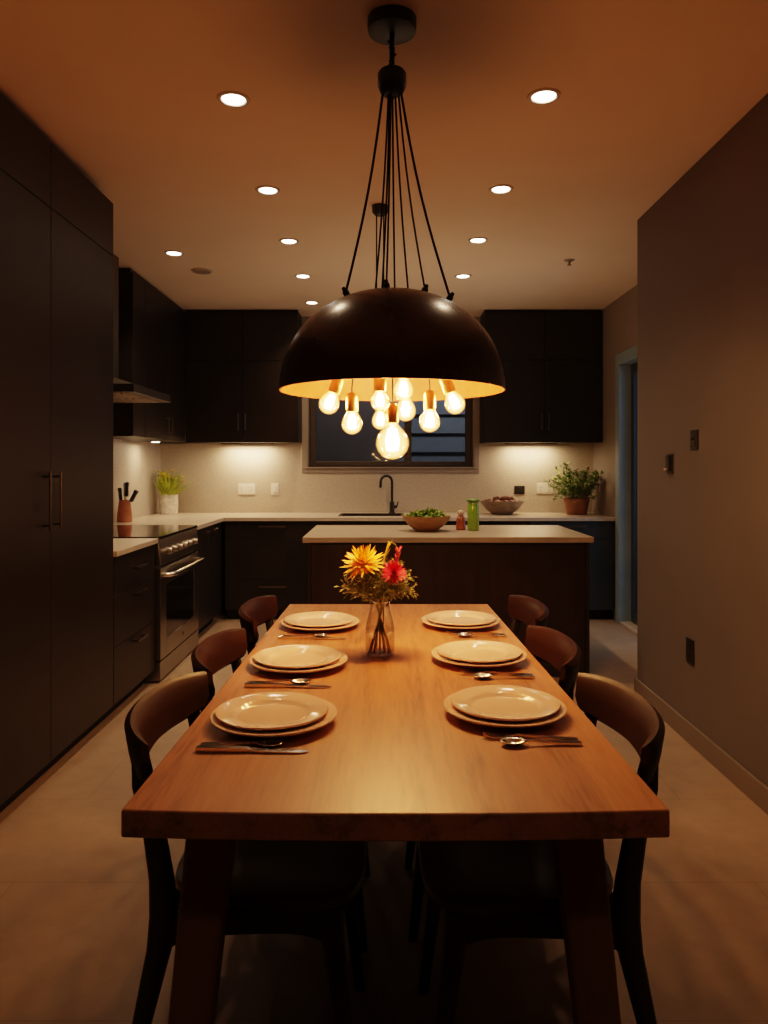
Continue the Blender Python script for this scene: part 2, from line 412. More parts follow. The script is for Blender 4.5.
# what stands outside the window and the door
bm = nb()
for i in range(14):
    z = 0.2 + i * 0.22
    hexa(bm, [(0.15, 8.62, z), (3.2, 8.62, z), (3.2, 8.75, z), (0.15, 8.75, z)], [(0.15, 8.66, z + 0.22), (3.2, 8.66, z + 0.22), (3.2, 8.75, z + 0.22), (0.15, 8.75, z + 0.22)])
struct('wall_neighbour', bm, M['siding'], label='pale lapped siding of the house outside the window')
bm = nb(); box(bm, -4, 0.15, 8.6, 8.75, -0.1, 3.4)
struct('wall_neighbour', bm, M['dusk_wall'], label='plain brown wall outside the left window pane')
bm = nb(); box(bm, -8, 9, YB + 0.15, 14, -0.2, -0.1); box(bm, XS + 0.15, 9, -3, YB + 0.15, -0.2, -0.1)
struct('ground', bm, M['ground'], label='dark paving outside')

# ------------------------------------------------------------------ cabinets
def cab_pts(face, fpos):
    """box in face coordinates: u along the face, v out of it, z up"""
    if face == '+x':
        return lambda bm, u0, u1, v0, v1, z0, z1: box(bm, fpos + v0, fpos + v1, u0, u1, z0, z1)
    return lambda bm, u0, u1, v0, v1, z0, z1: box(bm, u0, u1, fpos - v1, fpos - v0, z0, z1)

def pt(face, fpos, u, v, z):
    return (fpos + v, u, z) if face == '+x' else (u, fpos - v, z)

def cabinet(label, face, fpos, depth, u0, u1, z0, z1, fronts, cat='cabinet', mat='cab', kick=0.0, hmat='handle', group=None, top_fill=0.0, end=None):
    uc = (u0 + u1) / 2
    base = pt(face, fpos, uc, -depth / 2, 0 if kick else z0)
    t = thing('wall_cabinet' if z0 > 1 else ('tall_cabinet' if z1 > 2 else 'base_cabinet'), label, cat, base, 0, group)
    bx = cab_pts(face, fpos)
    bm = nb(); bx(bm, u0, u1, -depth, -0.021, z0, z1); obj('carcass', bm, M[mat], t)
    if kick:
        bm = nb(); bx(bm, u0 + 0.002, u1 - 0.002, -depth + 0.02, -0.075, 0, z0); obj('toe_kick', bm, M['cab_in'], t)
    if top_fill:
        bm = nb(); bx(bm, u0 + 0.001, u1 - 0.001, -depth, -0.25, z1, top_fill); obj('top_filler', bm, M['cab_in'], t)
    for (a, b, c, e, kind, hd) in fronts:
        bm = nb(); bx(bm, a + 0.0018, b - 0.0018, -0.021, 0, c + 0.0018, e - 0.0018)
        f = obj(kind, bm, M[mat], t, bevel=0.0015)
        if hd:
            hu, hz, ln, vert = hd
            bm = nb()
            r = 0.0055
            if vert:
                tube(bm, [pt(face, fpos, hu, 0.032, hz - ln / 2), pt(face, fpos, hu, 0.032, hz + ln / 2)], r)
                for s in (-1, 1):
                    zz = hz + s * (ln / 2 - 0.02)
                    tube(bm, [pt(face, fpos, hu, 0.0, zz), pt(face, fpos, hu, 0.034, zz)], 0.0045, 8)
            else:
                bx2 = cab_pts(face, fpos)
                bx2(bm, hu - ln / 2, hu + ln / 2, 0.026, 0.036, hz - 0.006, hz + 0.006)
                for s in (-1, 1):
                    uu = hu + s * (ln / 2 - 0.015)
                    bx2(bm, uu - 0.005, uu + 0.005, 0.0, 0.03, hz - 0.005, hz + 0.005)
            obj('handle', bm, M[hmat], f, smooth=35)
    return t

FL = -1.42     # face of the left run
FB = 6.49      # face of the back run
UL = -1.84     # face of the left wall cabinets
UB = 6.85      # face of the back wall cabinets
cabinet('tall near black pantry cabinet with two full height doors and top lockers', '+x', FL, 0.75, 2.43, 3.885, 0.09, 2.73,
        [(2.43, 3.155, 0.09, 2.452, 'door', (3.080, 1.205, 0.245, True)), (3.155, 3.885, 0.09, 2.452, 'door', (3.180, 1.205, 0.245, True)),
         (2.43, 3.155, 2.452, 2.73, 'locker_door', None), (3.155, 3.885, 2.452, 2.73, 'locker_door', None)], kick=1, hmat='bronze', top_fill=H - 0.002)
cabinet('dark three drawer base cabinet between the tall cabinet and the oven', '+x', FL, 0.74, 3.89, 4.585, 0.09, 0.873,
        [(3.89, 4.585, 0.66, 0.873, 'drawer', (4.26, 0.776, 0.17, False)), (3.89, 4.585, 0.394, 0.66, 'drawer', (4.26, 0.632, 0.17, False)),
         (3.89, 4.585, 0.09, 0.394, 'drawer', (4.26, 0.362, 0.17, False))], kick=1)
cabinet('dark base cabinet right of the oven, under the potted yellow flowers', '+x', FL, 0.74, 5.57, 6.465, 0.09, 0.873,
        [(5.57, 5.98, 0.09, 0.873, 'door', (5.84, 0.832, 0.14, False)), (5.98, 6.465, 0.09, 0.873, 'door', (6.12, 0.832, 0.14, False))], kick=1)
cabinet('dark back wall drawer cabinet in the corner left of the island', '-y', FB, 0.69, -1.395, -0.55, 0.09, 0.873,
        [(-1.395, -0.55, 0.715, 0.873, 'drawer', (-0.978, 0.826, 0.24, False)), (-1.395, -0.55, 0.356, 0.715, 'drawer', None),
         (-1.395, -0.55, 0.09, 0.356, 'drawer', (-0.975, 0.300, 0.24, False))], kick=1)
cabinet('dark sink base cabinet under the black tap', '-y', FB, 0.69, -0.547, 0.55, 0.09, 0.665,
        [(-0.547, 0.0, 0.09, 0.873, 'door', (-0.10, 0.82, 0.16, False)), (0.0, 0.55, 0.09, 0.873, 'door', (0.10, 0.82, 0.16, False))], kick=1)
cabinet('dark base cabinet under the grey brown bowl', '-y', FB, 0.69, 0.553, 1.285, 0.09, 0.873,
        [(0.553, 1.285, 0.715, 0.873, 'drawer', (0.92, 0.826, 0.24, False)), (0.553, 1.285, 0.09, 0.715, 'door', None)], kick=1)
cabinet('slate base cabinet in the right corner under the potted herb', '-y', FB, 0.69, 1.288, 2.02, 0.09, 0.873,
        [(1.288, 2.02, 0.715, 0.873, 'drawer', (1.65, 0.826, 0.24, False)), (1.288, 2.02, 0.09, 0.715, 'door', None)], kick=1, mat='cab_blue')
# wall cabinets
ZU = 1.574; ZT = H - 0.004
cabinet('narrow dark wall cabinet next to the cooker hood', '+x', UL, 0.325, 5.425, 5.70, ZU, ZT, [(5.425, 5.70, ZU, ZT - 0.03, 'door', None)])
cabinet('dark two door wall cabinet in the left corner', '+x', UL, 0.325, 5.703, 6.848, ZU, ZT,
        [(5.703, 6.28, ZU, ZT - 0.03, 'door', (6.235, 1.70, 0.16, True)), (6.28, 6.848, ZU, ZT - 0.03, 'door', (6.325, 1.70, 0.16, True))])
cabinet('dark four door wall cabinet left of the window', '-y', UB, 0.335, -1.838, -0.80, ZU, ZT,
        [(-1.838, -1.312, ZU, 2.33, 'door', (-1.345, 1.765, 0.155, True)), (-1.312, -0.80, ZU, 2.33, 'door', (-1.279, 1.765, 0.155, True)),
         (-1.838, -1.312, 2.33, ZT - 0.03, 'locker_door', None), (-1.312, -0.80, 2.33, ZT - 0.03, 'locker_door', None)])
cabinet('dark four door wall cabinet right of the window, above the potted herb', '-y', UB, 0.335, 0.935, 2.022, ZU, ZT,
        [(0.935, 1.487, ZU, 2.337, 'door', (1.455, 1.765, 0.155, True)), (1.487, 2.022, ZU, 2.337, 'door', (1.519, 1.765, 0.155, True)),
         (0.935, 1.487, 2.337, ZT - 0.03, 'locker_door', None), (1.487, 2.022, 2.337, ZT - 0.03, 'locker_door', None)])

# worktops: the L-shaped one with a cut-out for the sink, and the short piece before the oven
SX0, SX1, SY0, SY1 = -0.40, 0.17, 6.66, 6.99
bm = nb()
z0, z1 = 0.875, WT
yb = YB - 0.0135
box(bm, XL + 0.0135, -1.40, 5.565, 6.462, z0, z1)
box(bm, XL + 0.0135, SX0, 6.462, yb, z0, z1); box(bm, SX1, XS - 0.002, 6.462, yb, z0, z1)
box(bm, SX0, SX1, 6.462, SY0, z0, z1); box(bm, SX0, SX1, SY1, yb, z0, z1)
bmesh.ops.remove_doubles(bm, verts=bm.verts[:], dist=1e-5)
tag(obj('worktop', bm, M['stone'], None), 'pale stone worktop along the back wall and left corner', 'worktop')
bm = nb(); box(bm, XL + 0.0135, -1.40, 3.89, 4.585, z0, z1)
tag(centre_origin(obj('worktop', bm, M['stone'], None, bevel=0.003)), 'short pale worktop between tall cabinet and oven', 'worktop')

# sink and tap
t = thing('sink', 'black undermount sink in the back worktop', 'sink', ((SX0 + SX1) / 2, (SY0 + SY1) / 2, 0.67))
bm = nb()
g = 0.002
box(bm, SX0 + g, SX1 - g, SY0 + g, SY1 - g, 0.675, 0.685)
rect = (SX0 + g, SX1 - g, SY0 + g, SY1 - g)
box(bm, rect[0], rect[0] + 0.01, rect[2], rect[3], 0.685, WT); box(bm, rect[1] - 0.01, rect[1], rect[2], rect[3], 0.685, WT)
box(bm, rect[0] + 0.01, rect[1] - 0.01, rect[2], rect[2] + 0.01, 0.685, WT); box(bm, rect[0] + 0.01, rect[1] - 0.01, rect[3] - 0.01, rect[3], 0.685, WT)
obj('basin', bm, M['black'], t)
bm = nb(); x0, x1, y0, y1 = SX0 - 0.012, SX1 + 0.012, SY0 - 0.012, SY1 + 0.012
for q in ((x0, SX0 + 0.012, y0, y1), (SX1 - 0.012, x1, y0, y1), (SX0 + 0.012, SX1 - 0.012, y0, SY0 + 0.012), (SX0 + 0.012, SX1 - 0.012, SY1 - 0.012, y1)):
    box(bm, *q, WT, WT + 0.005)
obj('rim', bm, M['black'], t)
t = thing('tap', 'black gooseneck kitchen tap behind the sink', 'tap', (0.077, 7.09, WT))
bm = nb(); lathe(bm, [(0, 0), (0.030, 0), (0.030, 0.008), (0.024, 0.014), (0.024, 0.10), (0.020, 0.112), (0, 0.112)], (0.077, 7.09, WT), 20)
obj('body', bm, M['black'], t, smooth=40)
bm = nb()
p = [(0.077, 7.09, WT + 0.10), (0.077, 7.09, WT + 0.30)]
for k in range(1, 13):
    a = PI * k / 12 * 1.02
    rr = 0.058
    p.append((0.077 - (rr - rr * math.cos(a)) * 0.93, 7.09 - (rr - rr * math.cos(a)) * 0.37, WT + 0.30 + rr * math.sin(a)))
p.append((p[-1][0] - 0.002, p[-1][1], WT + 0.245))
tube(bm, p, [0.0125] * (len(p) - 2) + [0.0135, 0.0135], 12)
obj('spout', bm, M['black'], t, smooth=40)
bm = nb(); tube(bm, [(0.095, 7.09, WT + 0.06), (0.125, 7.09, WT + 0.062)], 0.014, 12); tube(bm, [(0.122, 7.09, WT + 0.062), (0.135, 7.07, WT + 0.11)], [0.006, 0.005], 8)
obj('lever', bm, M['black'], t, smooth=40)

# island
t = thing('kitchen_island', 'dark walnut kitchen island with overhanging pale stone top', 'kitchen island', (0.40, 5.15, 0))
bm = nb(); box(bm, -0.47, 1.29, 4.74, 5.56, 0.0, 0.868); obj('island_body', bm, M['island'], t, bevel=0.003)
bm = nb(); box(bm, -0.488, -0.468, 4.715, 5.58, 0.0, 0.868); obj('end_panel', bm, M['island'], t, bevel=0.002)
bm = nb(); box(bm, 1.288, 1.31, 4.715, 5.58, 0.0, 0.868); obj('end_panel', bm, M['island'], t, bevel=0.002)
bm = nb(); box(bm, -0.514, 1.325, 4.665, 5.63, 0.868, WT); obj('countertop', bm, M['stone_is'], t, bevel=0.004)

# ------------------------------------------------------------------ oven range and hood
Y0, Y1 = 4.60, 5.55
t = thing('oven_range', 'stainless steel range cooker with black glass hob and knobs', 'oven', (-1.76, (Y0 + Y1) / 2, 0))
bm = nb(); box(bm, -2.14, -1.425, Y0 + 0.003, Y1 - 0.003, 0.012, 0.893); obj('oven_body', bm, M['steel'], t)
bm = nb(); box(bm, -2.14, -1.40, Y0, Y1, 0.893, 0.912); obj('hob', bm, M['black_glass'], t, bevel=0.003)
bm = nb(); hexa(bm, [(-1.425, Y0, 0.735), (-1.385, Y0, 0.735), (-1.385, Y1, 0.735), (-1.425, Y1, 0.735)],
                [(-1.425, Y0, 0.893), (-1.405, Y0, 0.893), (-1.405, Y1, 0.893), (-1.425, Y1, 0.893)])
obj('control_panel', bm, M['steel'], t, bevel=0.004)
tilt = Matrix.Rotation(math.radians(90 - 7), 4, 'Y')
for k in range(6):
    y = Y0 + 0.16 + k * 0.128
    bm = nb(); lathe(bm, [(0, 0), (0.027, 0), (0.027, 0.006), (0.021, 0.008), (0.019, 0.034), (0.016, 0.038), (0, 0.038)], (-1.397, y, 0.805), 18, tilt)
    obj('knob', bm, M['steel'] if k != 9 else M['black'], t, smooth=35)
bm = nb()
z0, z1 = 0.14, 0.715
rect = [(Y0 + 0.004, Y0 + 0.13), (Y1 - 0.13, Y1 - 0.004)]
for a, b_ in rect: box(bm, -1.425, -1.390, a, b_, z0, z1)
box(bm, -1.425, -1.390, Y0 + 0.13, Y1 - 0.13, z0, 0.255); box(bm, -1.425, -1.390, Y0 + 0.13, Y1 - 0.13, 0.60, z1)
dr = obj('door', bm, M['steel'], t, bevel=0.002)
bm = nb(); box(bm, -1.425, -1.394, Y0 + 0.13, Y1 - 0.13, 0.255, 0.60); obj('window', bm, M['black_glass'], dr)
bm = nb()
hy0, hy1 = Y0 + 0.07, Y1 - 0.07
p = [(-1.39, hy0, 0.665), (-1.355, hy0 + 0.004, 0.667), (-1.336, hy0 + 0.025, 0.668), (-1.330, hy0 + 0.07, 0.668), (-1.330, hy1 - 0.07, 0.668), (-1.336, hy1 - 0.025, 0.668), (-1.355, hy1 - 0.004, 0.667), (-1.39, hy1, 0.665)]
tube(bm, p, 0.0145, 14); obj('handle', bm, M['silver'], dr, smooth=45)
bm = nb(); lathe(bm, [(0, 0), (0.013, 0), (0.013, 0.003), (0, 0.003)], (-1.390, 5.12, 0.20), 20, Matrix.Rotation(PI / 2, 4, 'Y')); obj('badge', bm, M['bronze'], dr, smooth=30)
bm = nb(); box(bm, -1.425, -1.392, Y0 + 0.004, Y1 - 0.004, 0.014, 0.132); obj('drawer', bm, M['steel'], t, bevel=0.002)

t = thing('cooker_hood', 'slim stainless cooker hood with chimney above the hob', 'cooker hood', (-1.86, 5.0, 1.806))
hx0, hx1, hy0, hy1 = XL + 0.0125, -1.555, 4.60, 5.405
bm = nb()
box(bm, hx0, hx1, hy0, hy1, 1.816, 1.866)
hexa(bm, [(hx0, hy0, 1.866), (hx1, hy0, 1.866), (hx1, hy1, 1.866), (hx0, hy1, 1.866)], [(hx0, 4.83, 1.96), (-1.85, 4.83, 1.96), (-1.85, 5.17, 1.96), (hx0, 5.17, 1.96)])
obj('canopy', bm, M['steel_hood'], t, bevel=0.002)
for a, b_ in ((4.66, 4.99), (5.015, 5.345)):
    bm = nb()
    box(bm, hx0 + 0.1, hx1 - 0.07, a, b_, 1.812, 1.816)
    for k in range(9):
        xx = hx0 + 0.13 + k * 0.046
        box(bm, xx, xx + 0.022, a + 0.02, b_ - 0.02, 1.808, 1.812)
    obj('grease_filter', bm, M['filter'], t)
bm = nb(); box(bm, hx0, -1.852, 4.832, 5.168, 1.955, H - 0.002); obj('chimney', bm, M['steel_hood'], t, bevel=0.002)

# ------------------------------------------------------------------ outlets and switches
def plate(name, label, cat, c, n, wdt, hgt, mat, kind, group=None):
    """c = centre on the wall, n = '-y' or '-x' (the way it faces)"""
    t = thing(name, label, cat, c, 0, group)
    def pb(bm, u0, u1, v0, v1, z0, z1):
        if n == '-y': box(bm, c[0] + u0, c[0] + u1, c[1] - v1, c[1] - v0, c[2] + z0, c[2] + z1)
        else: box(bm, c[0] - v1, c[0] - v0, c[1] + u0, c[1] + u1, c[2] + z0, c[2] + z1)
    bm = nb(); pb(bm, -wdt / 2, wdt / 2, 0, 0.007, -hgt / 2, hgt / 2); obj('cover_plate', bm, M[mat], t, bevel=0.002)
    if kind == 'double':
        for u in (-wdt / 4, wdt / 4):
            bm = nb(); pb(bm, u - 0.018, u + 0.018, 0.007, 0.010, -hgt * 0.33, hgt * 0.33); s = obj('socket_face', bm, M[mat], t, bevel=0.001)
            bm = nb()
            for zz in (-0.014, 0.012):
                for uu in (-0.006, 0.006): pb(bm, u + uu - 0.0015, u + uu + 0.0015, 0.010, 0.0106, zz - 0.004, zz + 0.004)
            obj('slots', bm, M['blackp'], s)
    elif kind == 'rocker':
        bm = nb(); pb(bm, -wdt * 0.24, wdt * 0.24, 0.007, 0.012, -hgt * 0.30, hgt * 0.30); obj('rocker', bm, M[mat], t, bevel=0.002)
    elif kind == 'toggle':
        bm = nb(); pb(bm, -wdt * 0.25, wdt * 0.25, 0.007, 0.0095, -hgt * 0.3, hgt * 0.3); s = obj('switch_face', bm, M['handle'], t, bevel=0.001)
        bm = nb(); pb(bm, -0.006, 0.006, 0.0095, 0.022, -0.004, 0.012); obj('toggle', bm, M['blackp'], s, bevel=0.001)
    elif kind == 'dimmer':
        bm = nb(); pb(bm, -wdt * 0.3, wdt * 0.3, 0.007, 0.020, -hgt * 0.36, hgt * 0.40); s = obj('dimmer_body', bm, M['blackp'], t, bevel=0.003)
        bm = nb(); pb(bm, -0.010, 0.016, 0.020, 0.032, -0.034, -0.022); obj('slider', bm, M['pale_cap'], s, bevel=0.002)
    elif kind == 'outlet':
        for zz in (-0.026, 0.026):
            bm = nb(); pb(bm, -0.017, 0.017, 0.007, 0.010, zz - 0.016, zz + 0.016); s = obj('socket_face', bm, M['blackp'], t, bevel=0.001)
            bm = nb()
            for uu in (-0.006, 0.006): pb(bm, uu - 0.0015, uu + 0.0015, 0.010, 0.0106, zz - 0.004, zz + 0.007)
            obj('slots', bm, M['cab_in'], s)
    return t
yw = YB - 0.012
plate('wall_outlet', 'white double outlet on the left part of the backsplash', 'outlet', (-1.335, yw, 1.133), '-y', 0.165, 0.105, 'white_plate', 'double')
plate('light_switch', 'white single rocker switch next to the left double outlet', 'switch', (-1.060, yw, 1.133), '-y', 0.075, 0.115, 'white_plate', 'rocker')
plate('wall_outlet', 'black outlet on the backsplash above the grey brown bowl', 'outlet', (1.315, yw, 1.125), '-y', 0.10, 0.08, 'blackp', 'rocker')
plate('wall_outlet', 'white double outlet on the backsplash beside the potted herb', 'outlet', (1.562, yw, 1.138), '-y', 0.155, 0.10, 'white_plate', 'double')
plate('light_switch', 'black toggle switch on the bare wall, the higher one', 'switch', (XR, 3.563, 1.477), '-x', 0.082, 0.098, 'blackp', 'toggle')
plate('light_switch', 'black dimmer with pale slider on the bare wall, the lower one', 'switch', (XR, 3.865, 1.363), '-x', 0.078, 0.105, 'blackp', 'dimmer')
plate('wall_outlet', 'black outlet low on the bare wall above the baseboard', 'outlet', (XR, 3.612, 0.448), '-x', 0.085, 0.122, 'blackp', 'outlet')

# ------------------------------------------------------------------ ceiling fittings
def make_downlight():
    t = thing('recessed_light', '', 'ceiling light', (0, 0, H), 0, 'recessed ceiling lights')
    bm = nb(); lathe(bm, [(0.0457, -0.001), (0.050, -0.006), (0.062, -0.005), (0.066, 0.0), (0.0457, 0.0)], (0, 0, 0), 36)
    obj('trim_ring', bm, M['ring'], t, smooth=40, world=False)
    bm = nb(); lathe(bm, [(0, -0.0035), (0.0435, -0.0035), (0.0455, -0.001), (0, -0.001)], (0, 0, 0), 36)
    obj('lens', bm, M['lamp_white'], t, world=False)
    return t
D = [(-0.598, 2.942, 'bright recessed ceiling light in the left row, nearest the table end'),
     (-0.613, 3.908, 'bright recessed ceiling light, second in the left row from the table'),
     (-0.615, 4.79, 'bright recessed ceiling light, third in the left row from the table'),
     (-0.620, 5.668, 'bright recessed ceiling light, fourth in the left row, near the dome shade'),
     (-0.642, 6.58, 'recessed ceiling light farthest back in the left row, just above the dome'),
     (0.631, 2.918, 'bright recessed ceiling light in the right row, nearest the table end'),
     (0.616, 3.894, 'bright recessed ceiling light, second in the right row from the table'),
     (0.606, 4.77, 'bright recessed ceiling light, third in the right row from the table'),
     (0.605, 5.668, 'bright recessed ceiling light farthest back in the right row'),
     (-1.436, 5.06, 'lone recessed ceiling light between the tall cabinet and cooker hood')]
DL_POWER = [6, 7, 11, 14, 14, 6, 7, 11, 14, 15]
proto = make_downlight()
for i, (x, y, lb) in enumerate(D):
    o = proto if i == 0 else dup(proto, (x, y, H), 0, lb)
    o.location = (x, y, H); o['label'] = lb
    lamp('downlight_and_fill_lamp', 'SPOT', (x, y, H - 0.02), DL_POWER[i] * 1.9, (1.0, 0.68, 0.41), spot_size=math.radians(115), spot_blend=0.9, shadow_soft_size=0.045)
for sx in (-0.6, 0.6): lamp('downlight_and_fill_lamp', 'SPOT', (sx, 0.1, H - 0.02), 5, (1.0, 0.62, 0.34), spot_size=math.radians(115), spot_blend=0.9, shadow_soft_size=0.045)  # unseen extra pair without fittings, added to lighten the table's front face
t = thing('ceiling_speaker', 'round grey ceiling speaker near the left wall cabinets', 'speaker', (-1.36, 5.52, H))
bm = nb(); lathe(bm, [(0, -0.012), (0.060, -0.012), (0.066, -0.010), (0.066, 0), (0, 0)], (-1.36, 5.52, H), 32); obj('grille', bm, M['grey_disc'], t, smooth=40)
bm = nb(); lathe(bm, [(0.066, -0.008), (0.078, -0.006), (0.080, 0), (0.066, 0)], (-1.36, 5.52, H), 32); obj('rim', bm, M['ring'], t, smooth=40)
t = thing('fire_sprinkler', 'small fire sprinkler head on the ceiling near the right side', 'sprinkler', (1.31, 5.23, H))
bm = nb(); lathe(bm, [(0, -0.008), (0.03, -0.007), (0.038, 0), (0, 0)], (1.31, 5.23, H), 24); obj('escutcheon', bm, M['grey_disc'], t, smooth=40)
bm = nb(); tube(bm, [(1.31, 5.23, H - 0.007), (1.31, 5.23, H - 0.035)], 0.007, 10); lathe(bm, [(0, -0.038), (0.016, -0.038), (0.016, -0.034), (0, -0.034)], (1.31, 5.23, H), 16); obj('head', bm, M['grey_disc'], t, smooth=40)

# under-cabinet lights
def led_bar(label, x0, x1, y, power, group='lights under the wall cabinets'):
    t = thing('under_cabinet_light', label, 'under-cabinet light', ((x0 + x1) / 2, y, ZU), 0, group)
    bm = nb(); box(bm, x0, x1, y - 0.012, y + 0.012, ZU - 0.006, ZU); box(bm, x0, x1, y - 0.016, y - 0.012, ZU - 0.010, ZU); obj('housing', bm, M['blackp'], t)
    bm = nb(); box(bm, x0 + 0.01, x1 - 0.01, y - 0.008, y + 0.008, ZU - 0.0085, ZU - 0.0062); obj('diffuser', bm, M['led'], t)
    l = lamp('under_cabinet_lamp', 'AREA', ((x0 + x1) / 2, y, ZU - 0.02), power * 1.2, (1.0, 0.69, 0.41), shape='RECTANGLE', size=(x1 - x0) * 0.8, size_y=0.03)
    return t
led_bar('slim light bar under the wall cabinet left of the window', -1.55, -1.05, 7.06, 3.2)
led_bar('slim light bar under the wall cabinet above the potted herb', 1.15, 1.65, 7.06, 2.6)
t = thing('under_cabinet_light', 'round puck light under the left corner wall cabinet', 'under-cabinet light', (-1.99, 6.45, ZU), 0, 'lights under the wall cabinets')
bm = nb(); lathe(bm, [(0, -0.010), (0.042, -0.010), (0.045, -0.006), (0.045, 0), (0, 0)], (-1.99, 6.45, ZU), 28); obj('housing', bm, M['steel'], t, smooth=40)
bm = nb(); lathe(bm, [(0, -0.0125), (0.030, -0.0125), (0.036, -0.0102), (0, -0.0102)], (-1.99, 6.45, ZU), 28); obj('lens', bm, M['lamp_white'], t)
lamp('puck_lamp', 'AREA', (-1.99, 6.45, ZU - 0.02), 1.2, (1.0, 0.72, 0.45), shape='DISK', size=0.07)

# ------------------------------------------------------------------ dining table
TX = 0.020
yf, yk = 1.288, 3.225
hf, hk = 0.4785, 0.432
t = thing('dining_table', 'long oiled oak dining table set for six', 'table', (TX, (yf + yk) / 2, 0))
bm = nb()
th = 0.049
outline = []
n = 14
for k in range(n + 1):
    s = -1 + 2 * k / n
    outline.append((TX + s * hf, yf - 0.014 * (1 - s * s)))
outline += [(TX + hk, yk), (TX - hk, yk)]
lo = [bm.verts.new((x, y, TT - th)) for x, y in outline]; hi = [bm.verts.new((x, y, TT)) for x, y in outline]
bm.faces.new(lo[::-1]); bm.faces.new(hi)
for i in range(len(outline)):
    j = (i + 1) % len(outline); bm.faces.new((lo[i], lo[j], hi[j], hi[i]))
obj('tabletop', bm, M['wood_table'], t, bevel=0.004, seg=3)
for sx, ya, yb_ in ((-1, 1.455, 1.385), (1, 1.455, 1.385), (-1, 3.165, 3.19), (1, 3.165, 3.19)):
    cx = TX + sx * 0.350; cb = TX + sx * 0.412
    bm = nb()
    a, b_ = 0.046, 0.037
    def q(cx, cy, h, z): return [(cx - h, cy - h * 0.8, z), (cx + h, cy - h * 0.8, z), (cx + h, cy + h * 0.8, z), (cx - h, cy + h * 0.8, z)]
    hexa(bm, q(cb, yb_, b_, 0.0), q(cx, ya, a, TT - th))
    obj('leg', bm, M['wood_leg'], t, bevel=0.010, seg=3)

# ------------------------------------------------------------------ chairs
def loft(bm, secs, closed=True):
    rings = [[bm.verts.new(p) for p in s] for s in secs]
    m = len(rings[0])
    for a, b in zip(rings, rings[1:]):
        for k in range(m):
            bm.faces.new((a[k], a[(k + 1) % m], b[(k + 1) % m], b[k]))
    bm.faces.new(rings[0][::-1]); bm.faces.new(rings[-1])

def rsec(cx, cy, z, hx, hy, seg=12, p=0.6):
    out = []
    for k in range(seg):
        a = 2 * PI * k / seg
        c, s = math.cos(a), math.sin(a)
        out.append((cx + hx * math.copysign(abs(c) ** p, c), cy + hy * math.copysign(abs(s) ** p, s), z))
    return out

